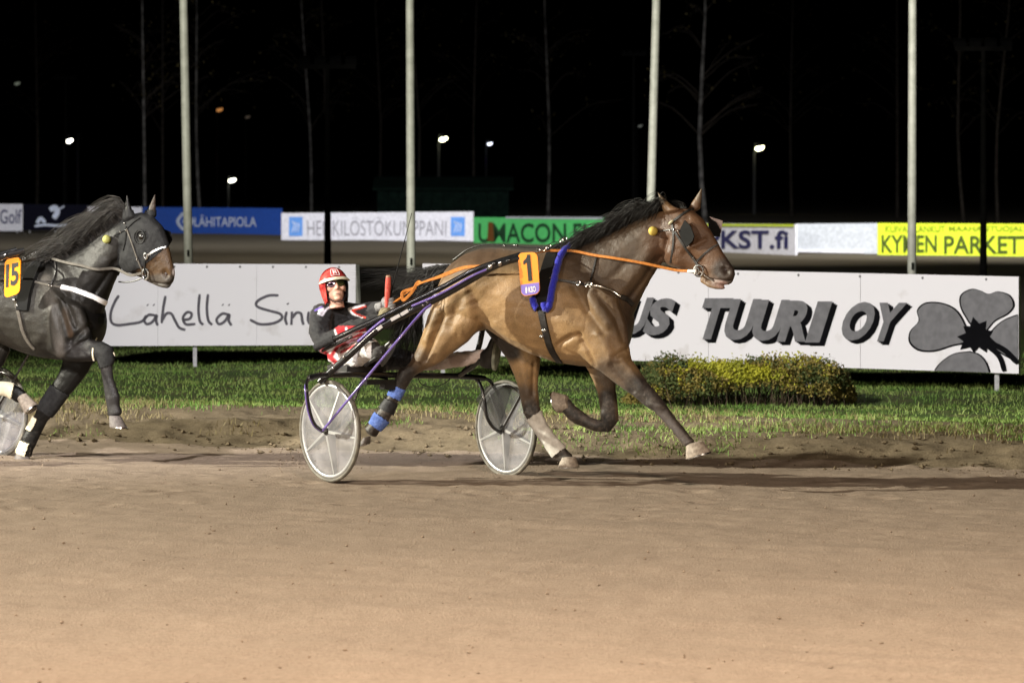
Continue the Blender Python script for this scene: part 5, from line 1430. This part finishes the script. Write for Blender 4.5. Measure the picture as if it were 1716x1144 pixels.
# arms: right one down and forward, left one stretched out
cap([D(540, 528, 30.42), D(536, 555, 30.32), D(545, 577, 30.22)], [.088, .080, .070])
cap([D(545, 577, 30.22), D(580, 556, 30.10), D(612, 543, 30.02), D(634, 535, 29.98)], [.068, .066, .056, .040])
cap([D(572, 524, 30.62), D(600, 526, 30.5), D(622, 520, 30.38), D(640, 514, 30.22)], [.085, .078, .064, .042])
# legs
cap([D(580, 604, 30.36), D(604, 590, 30.12), D(622, 582, 29.98)], [.10, .088, .068])
cap([D(622, 582, 29.98), D(630, 594, 29.95), D(636, 590, 29.86)], [.066, .055, .045])
cap([D(604, 604, 30.55), D(650, 600, 30.62), D(700, 606, 30.62)], [.10, .09, .068])
cap([D(700, 606, 30.62), D(740, 605, 30.55), D(775, 601, 30.50), D(808, 596, 30.45)], [.066, .062, .056, .045])
V, Fc, N = remesh(mb, .008, 4, .5)
X, Y = projv(V)
fold = nz(X * .16 + Y * .05, Y * .30 - X * .08, 51) * .010 + nz(X * .4, Y * .5, 52) * .003      # creases in the cloth
V = V + N * (fold * (Y > 512))[:, None]
me = bpy.data.meshes.new('body'); me.from_pydata((V - np.array(DRV.location)).tolist(), [], Fc); me.polygons.foreach_set('use_smooth', [True] * len(me.polygons)); me.update()
X, Y = projv(V)
col = np.tile(np.array((.014, .014, .016)), (len(V), 1))
redc = (.42, .012, .02); whc = (.78, .76, .77); skin = (.50, .28, .19)
def reg(poly, c):
    global col
    ins = np.zeros(len(X), bool); pl = poly
    for i in range(len(pl)):
        (x0, y0), (x1, y1) = pl[i - 1], pl[i]
        cond = ((y0 > Y) != (y1 > Y)) & (X < (x1 - x0) * (Y - y0) / ((y1 - y0) or 1e-9) + x0)
        ins ^= cond
    col[ins] = c
reg([(535, 505), (590, 505), (590, 480), (535, 480)], skin)
reg([(561, 550), (566, 546), (612, 546), (614, 562), (576, 570), (565, 562)], redc)
reg([(536, 586), (552, 582), (575, 560), (640, 552), (640, 640), (560, 640)], whc)
col = paint(X, Y, col, [('l', [(541, 588), (552, 598), (562, 606)], 4.5, redc, 1), ('l', [(555, 596), (566, 580), (584, 567), (606, 560)], 3.2, redc, 1), ('l', [(572, 590), (592, 580), (608, 574)], 2.2, redc, 1), ('l', [(575, 579), (590, 571), (606, 567)], 1.6, redc, .9),
     ('l', [(580, 550), (582, 560)], 1.8, whc, 1), ('l', [(561, 553), (565, 566), (553, 584)], 1.3, whc, 1), ('l', [(585, 566), (600, 558)], 1.5, whc, .9)])
col = paint(X, Y, col, [('l', [(610, 512), (592, 516), (585, 518), (592, 526), (607, 531)], 2.0, whc, 1), ('l', [(613, 513), (598, 518), (590, 520), (597, 526), (612, 532)], 1.3, (.5, .03, .01), 1),
     ('l', [(534, 525), (540, 528), (547, 518), (556, 512)], 1.8, (.6, .6, .7), 1), ('o', 538, 519, 5, 5, (.6, .6, .7), 1), ('l', [(528, 520), (540, 514)], 1.4, (.1, .06, .3), 1)])
legf = X > 690
col[legf] = (.72, .64, .64); 
col = paint(X, Y, col, [('o', 720, 606, 22, 14, (.2, .13, .12), .35), ('o', 765, 606, 12, 10, (.3, .2, .18), .4), ('l', [(740, 594), (800, 589)], 3, whc, .8)])
near_leg = (X > 622) & (Y > 572) & (X < 650); col[near_leg] = (.03, .028, .028)
set_col(me, col); me.materials.append(M_cloth); link_mesh('body', me, DRV)

# head
M_skin = ramp_mat('face_skin', (.60, .35, .25), (.70, .43, .32), 30, .5, .4, .2, 80)
hc = D(560.5, 484, 30.42)
fw = Vector((.20, -.92, .26)).normalized(); rt = Vector((-.96, -.20, -.12)).normalized(); rt = (rt - fw * rt.dot(fw)).normalized(); hu = rt.cross(fw).normalized()
if hu.z < 0: hu = -hu
hp = lambda a, b, c: hc + rt * a + fw * b + hu * c
mb = MB()
mb.ell(hp(0, 0, .035), rt * .074, fw * .092, hu * .10, 18, 12)
mb.ell(hp(0, .028, -.045), rt * .056, fw * .058, hu * .062, 16, 10)      # jaw
mb.ell(hp(0, .062, -.085), rt * .026, fw * .022, hu * .018, 10, 8)      # chin
mb.ell(hp(0, .092, -.012), rt * .013, fw * .026, hu * .017, 10, 8)      # nose tip
mb.tube([hp(0, .086, .030), hp(0, .100, -.008)], [.009, .012], 10)
for s in (-1, 1):
    mb.ell(hp(s * .042, .058, -.010), rt * .024, fw * .022, hu * .022, 10, 8)  # cheek
    mb.ell(hp(s * .074, -.006, .0), rt * .010, fw * .022, hu * .03, 10, 8)     # ear
    mb.ell(hp(s * .012, .086, -.018), rt * .008, fw * .010, hu * .007, 8, 6)
mb.ell(hp(0, .080, -.052), rt * .024, fw * .010, hu * .006, 10, 6); mb.ell(hp(0, .078, -.064), rt * .021, fw * .011, hu * .007, 10, 6)
mb.tube([hp(0, -.01, -.05), hp(0, -.02, -.14)], [.05, .055], 14)
V, Fc, N = remesh(mb, .0045, 4, .5)
m2 = MB(); m2.add(V, Fc); head = m2.build('head', M_skin, DRV)
mb = MB(); mb.ell(hp(0, .0905, -.058), rt * .022, fw * .004, hu * .003, 10, 6); mb.build('mouth', M_lip, head)
for s in (-1, 1): MB().sphere(hp(s * .031, .066, .026), .012, 10, 8).build('eye', M_whitep, head)
M_red = ramp_mat('helmet_red', (.22, .012, .012), (.62, .07, .06), 16, .2, .6, coat=.6, lo=.4, hi=.55)
M_blackg = plain('helmet_black', (.012, .011, .014), .2, .6, coat=.5)
M_cream = plain('helmet_cream', (.60, .58, .42), .4)
# helmet: shell open at the face
def hshell(name, a0, a1, z0, r, mat, par=DRV, th=.0, rows=12, cols=36, e0=0.0):
    mb = MB(); rs = []
    for i in range(rows + 1):
        el = math.radians(90 - (90 - z0) * i / rows)
        rs.append([hp(0, -.006, .03) + (rt * (math.sin(a) * .106) + fw * (math.cos(a) * .128)) * (math.cos(el) * r) + hu * (.128 * math.sin(el) * r + (e0 if i else 0)) for a in [math.radians(a0 + (a1 - a0) * k / cols) for k in range(cols + (0 if abs(a1 - a0) == 360 else 1))]])
    mb.rings(rs, cap=False, closed=abs(a1 - a0) == 360)
    return mb
hm = hshell('helmet', 0, 360, 8, 1.0, M_red); hb = hshell('helmet', 0, 360, 8, .93, M_red)
n0 = len(hm.v); 
helmet = hm.build('helmet', M_red, DRV)
hb.build('helmet_liner', M_foam, helmet)
for s, m_, nm in ((1, M_red, 'ear_flap'), (-1, M_blackg, 'ear_flap')):
    a0, a1 = (48, 170) if s > 0 else (-170, -48)
    mb = MB(); rs = []
    for i in range(8):
        f = i / 7; zz = .048 - .155 * f; rr_ = 1.0 - .22 * f * f
        rs.append([hp(0, -.006, 0) + rt * (math.sin(a) * .106 * rr_) + fw * (math.cos(a) * .128 * rr_) + hu * (zz + .03 * f * (abs(math.cos(a)))) for a in [math.radians(a0 + (a1 - a0) * k / 14 + 16 * f * f * s) for k in range(15)]])
    rs2 = [[hp(0, -.006, 0) + (p - hp(0, -.006, 0)) * .93 for p in r_] for r_ in rs]
    mb.rings(rs, cap=False, closed=False); mb.rings(rs2, cap=False, closed=False); mb.build(nm, m_, helmet)
mb = MB(); rs = []
for k in range(25):
    a = math.radians(-72 + 144 * k / 24); rad = rt * math.sin(a) * .108 + fw * math.cos(a) * .131
    c = hp(0, -.006, .047) + rad; o = rad.normalized()
    rs.append([c + o * .001 + hu * .013, c + o * .012 - hu * .002, c + o * .012 - hu * .010, c + o * .001 - hu * .010])
mb.rings(rs); mb.build('brim', M_cream, helmet)
# dark side panel (print on the shell) and the letter in a frame
mb = MB(); rs = []
for i in range(10):
    el = math.radians(70 - 62 * i / 9)
    rs.append([hp(0, -.006, .03) + (rt * (math.sin(a) * .106) + fw * (math.cos(a) * .128)) * (math.cos(el) * 1.012) + hu * (.128 * math.sin(el) * 1.012) for a in [math.radians(-62 - 100 * k / 14) for k in range(15)]])
mb.rings(rs, cap=False, closed=False); mb.build('side_panel', M_blackg, helmet)
def on_helmet(u, v, lift=0.0):
    a = math.radians(18 - u * 36); el = math.radians(20 + v * 28)
    return hp(0, -.006, .03) + (rt * (math.sin(a) * .106) + fw * (math.cos(a) * .128)) * (math.cos(el) * (1.012 + lift)) + hu * (.128 * math.sin(el) * (1.012 + lift))
mb = MB()
for q in (((.27, .18), (.42, .18), (.42, .84), (.27, .84)), ((.58, .18), (.73, .18), (.73, .84), (.58, .84)), ((.42, .42), (.58, .42), (.58, .60), (.42, .60))):
    mb.add([on_helmet(u, v, .012) for u, v in q], [(0, 1, 2, 3)])
mb.build('letter', M_whitep, helmet, smooth=False)
mb = MB()
fr = [(0, 0), (1, 0), (1, 1), (0, 1), (0, 0)]
for (a, b), (c_, d_) in zip(fr[:-1], fr[1:]):
    pts = [on_helmet(a + (c_ - a) * k / 5, b + (d_ - b) * k / 5, .012) for k in range(6)]; mb.tube(pts, .0020, 5)
mb.build('letter_frame', M_whitep, helmet)
# goggles
M_lens = plain('mirror_lens', (.55, .45, .75), .05, .6, 1.0)
M_lens2 = plain('dark_lens', (.10, .13, .05), .05, .6, .8)
gg = MB(); 
for s in (-1, 1): 
    gg.tube([hp(s * .002, .094, .03), hp(s * .05, .080, .040), hp(s * .076, .03, .038)], [.006, .008, .006], 8)
goggles = gg.build('goggles', M_blackg, DRV)
for s, m_ in ((1, M_lens), (-1, M_lens2)):
    MB().ell(hp(s * .034, .084, .022), rt * .035 - fw * .012 * s, hu * .026, fw * .010, 14, 6).build('lens', m_, goggles)
mb = MB()
for s in (-1, 1): mb.tube(catmull([hp(s * .085, .02, -.02), hp(s * .066, .045, -.07), hp(s * .03, .066, -.108), hp(0, .066, -.112)], 4), .0045, 6)
mb.build('chin_strap', M_blackg, helmet)

# gloved hands, fingers closed on whip and reins
M_glove = ramp_mat('glove_grey', (.16, .16, .16), (.26, .26, .26), 40, .8, .2, .3, 90)
M_glove2 = ramp_mat('glove_olive', (.17, .15, .09), (.25, .22, .14), 40, .8, .2, .3, 90)
def fist(c, f, u, o, mat, nm, sgn=1):
    """f: forearm direction, u: along the held grip, o: outward (back of the hand)"""
    mb = MB()
    mb.ell(c, f * .046, u * .046, o * .022, 14, 10)
    mb.tube([c - f * .075, c - f * .02], [.034, .036], 12)
    for k in range(4):
        b = c + u * (.034 - k * .0225) + f * .036 + o * .008; L = (.9, 1.0, .95, .78)[k]
        pts = [b - f * .02, b + f * .018 * L, b + f * .030 * L - o * .022, b + f * .012 * L - o * .040, b - f * .010 - o * .036]
        mb.tube(catmull(pts, 3), [.0125] * 5 + [.0115] * 8, 8); mb.sphere(pts[-1], .0112, 8, 6)
    b = c + u * .035 - f * .02
    pts = [b - o * .004, b + f * .022 + u * .018 - o * .018, b + f * .042 + u * .008 - o * .034, b + f * .05 - u * .008 - o * .044]
    mb.tube(catmull(pts, 3), .0135, 8); mb.sphere(pts[-1], .0125, 8, 6)
    V, Fc, N = remesh(mb, .004, 3, .5)
    m2 = MB(); m2.add(V, Fc); o_ = m2.build(nm, mat, DRV); return o_
fdir = Vector((.86, -.45, .22)).normalized()
u1 = (P(648, 470, 30.14) - P(650, 515, 30.15)).normalized(); u1 = (u1 - fdir * u1.dot(fdir)).normalized(); o1 = fdir.cross(u1).normalized()
if o1.y > 0: o1 = -o1
tag(fist(P(646, 512, 30.17), fdir, u1, o1, M_glove, 'gloved_hand'), 'grey left glove gripping the whip')
f2 = Vector((.70, -.62, .42)).normalized(); u2 = Vector((.1, -.3, 1)); u2 = (u2 - f2 * u2.dot(f2)).normalized(); o2 = f2.cross(u2).normalized()
if o2.y > 0: o2 = -o2
tag(fist(P(643, 531, 29.95), f2, u2, o2, M_glove2, 'gloved_hand'), 'olive right glove holding the rein')
# boots
M_bootk = ramp_mat('boot_black', (.012, .011, .011), (.028, .026, .025), 20, .35, .5)
M_sole = ramp_mat('boot_sole_grey', (.12, .13, .10), (.24, .25, .20), 20, .6, .3)
def boot(c, f, up_, nm, lab, sc=1.0):
    """c: ankle; f: toe direction; up_: direction from sole to ankle"""
    s_ = f.cross(up_).normalized() * sc; f = f * sc; up_ = up_ * sc; mb = MB()
    rs = []
    for q, w_, h0, h1 in ((-.06, .030, -.075, .03), (-.03, .040, -.085, .06), (.03, .040, -.088, .045), (.09, .044, -.088, -.01), (.15, .044, -.086, -.03), (.19, .030, -.082, -.045)):
        rs.append([c + f * q + s_ * (w_ * math.cos(a)) + up_ * ((h0 + h1) / 2 + (h1 - h0) / 2 * math.sin(a)) for a in [2 * math.pi * k / 14 for k in range(14)]])
    mb.rings(rs); o_ = mb.build(nm, M_bootk, DRV); o_['label'] = lab
    mb = MB(); rs = []
    for z_ in (-.080, -.104):
        rs.append([c + f * (.065 + .135 * math.cos(a)) + s_ * (.046 * math.sin(a) * (1 + .15 * math.cos(a))) + up_ * z_ for a in [2 * math.pi * k / 20 for k in range(20)]])
    mb.rings(rs); mb.build('sole', M_sole if sc == 1 else M_bootk, o_); return o_
boot(P(634, 590, 29.95), Vector((.42, -.50, .75)).normalized(), Vector((-.62, .35, .70)).normalized(), 'boot', 'near boot seen toe up', .82)
boot(P(812, 600, 30.43), Vector((.12, -.30, .95)).normalized(), Vector((-.85, .45, .24)).normalized(), 'boot', 'far boot on its foot rest')

# the whip in his left hand
M_grip = ramp_mat('whip_grip_red', (.45, .05, .04), (.58, .11, .08), 40, .6, .3)
WH = thing('whip', P(650, 498, 30.15), 'thin black whip with a red grip held upright by the driver', 'whip')
g0, g1 = P(648, 520, 30.16), P(651, 464, 30.12)
MB().tube([g0, g0.lerp(g1, .4), g0.lerp(g1, .75), g1], [.015, .019, .021, .018], 12).build('grip', M_grip, WH)
MB().tube([g1, g1 + (g1 - g0).normalized() * .012], [.020, .014], 12).build('grip_cap', plain('grip_cap', (.25, .13, .08), .6), WH)
MB().tube(catmull([P(649, 515, 30.15), P(663, 461, 30.15), P(675, 415, 30.15), P(690, 357, 30.15)], 5), [.0045 - .00015 * i for i in range(16)], 6).build('lash', M_matte, WH)

# the driver of the black horse sits beyond the left edge of the frame; his shadow falls into it
DRV15 = copy_tree(DRV)
DRV15.location = RS15.location + Rz @ (DRV.location - mid); DRV15.rotation_euler = (0, 0, th)
DRV15['label'] = 'driver of the black horse, seated beyond the left edge'
DRV['group'] = DRV15['group'] = 'drivers seated in the sulkies'
# dirt thrown up by hooves and wheels, still in the air
mb = MB()
for cx_, cy_, sx_, sy_, dd_, n_ in ((490, 768, 22, 16, 30.2, 150), (905, 775, 18, 10, 30.0, 50), (60, 770, 26, 12, 32.0, 80), (600, 775, 20, 12, 30.3, 60), (830, 790, 16, 8, 30.6, 40)):
    for i in range(n_):
        p = P(random.gauss(cx_, sx_), random.gauss(cy_, sy_), dd_ + random.gauss(0, .2)); p.z = max(p.z, gz(p.x, p.y) + .01); r_ = random.uniform(.002, .007) * (1 if random.random() < .9 else 1.8)
        e_ = [Vector([random.gauss(0, 1) for _ in range(3)]).normalized() * r_ for _ in range(4)]
        mb.add([p + e for e in e_], [(0, 1, 2), (0, 2, 3), (0, 3, 1), (1, 3, 2)])
tag(mb.build('kicked_dirt', M_clod, smooth=False), kind='stuff')
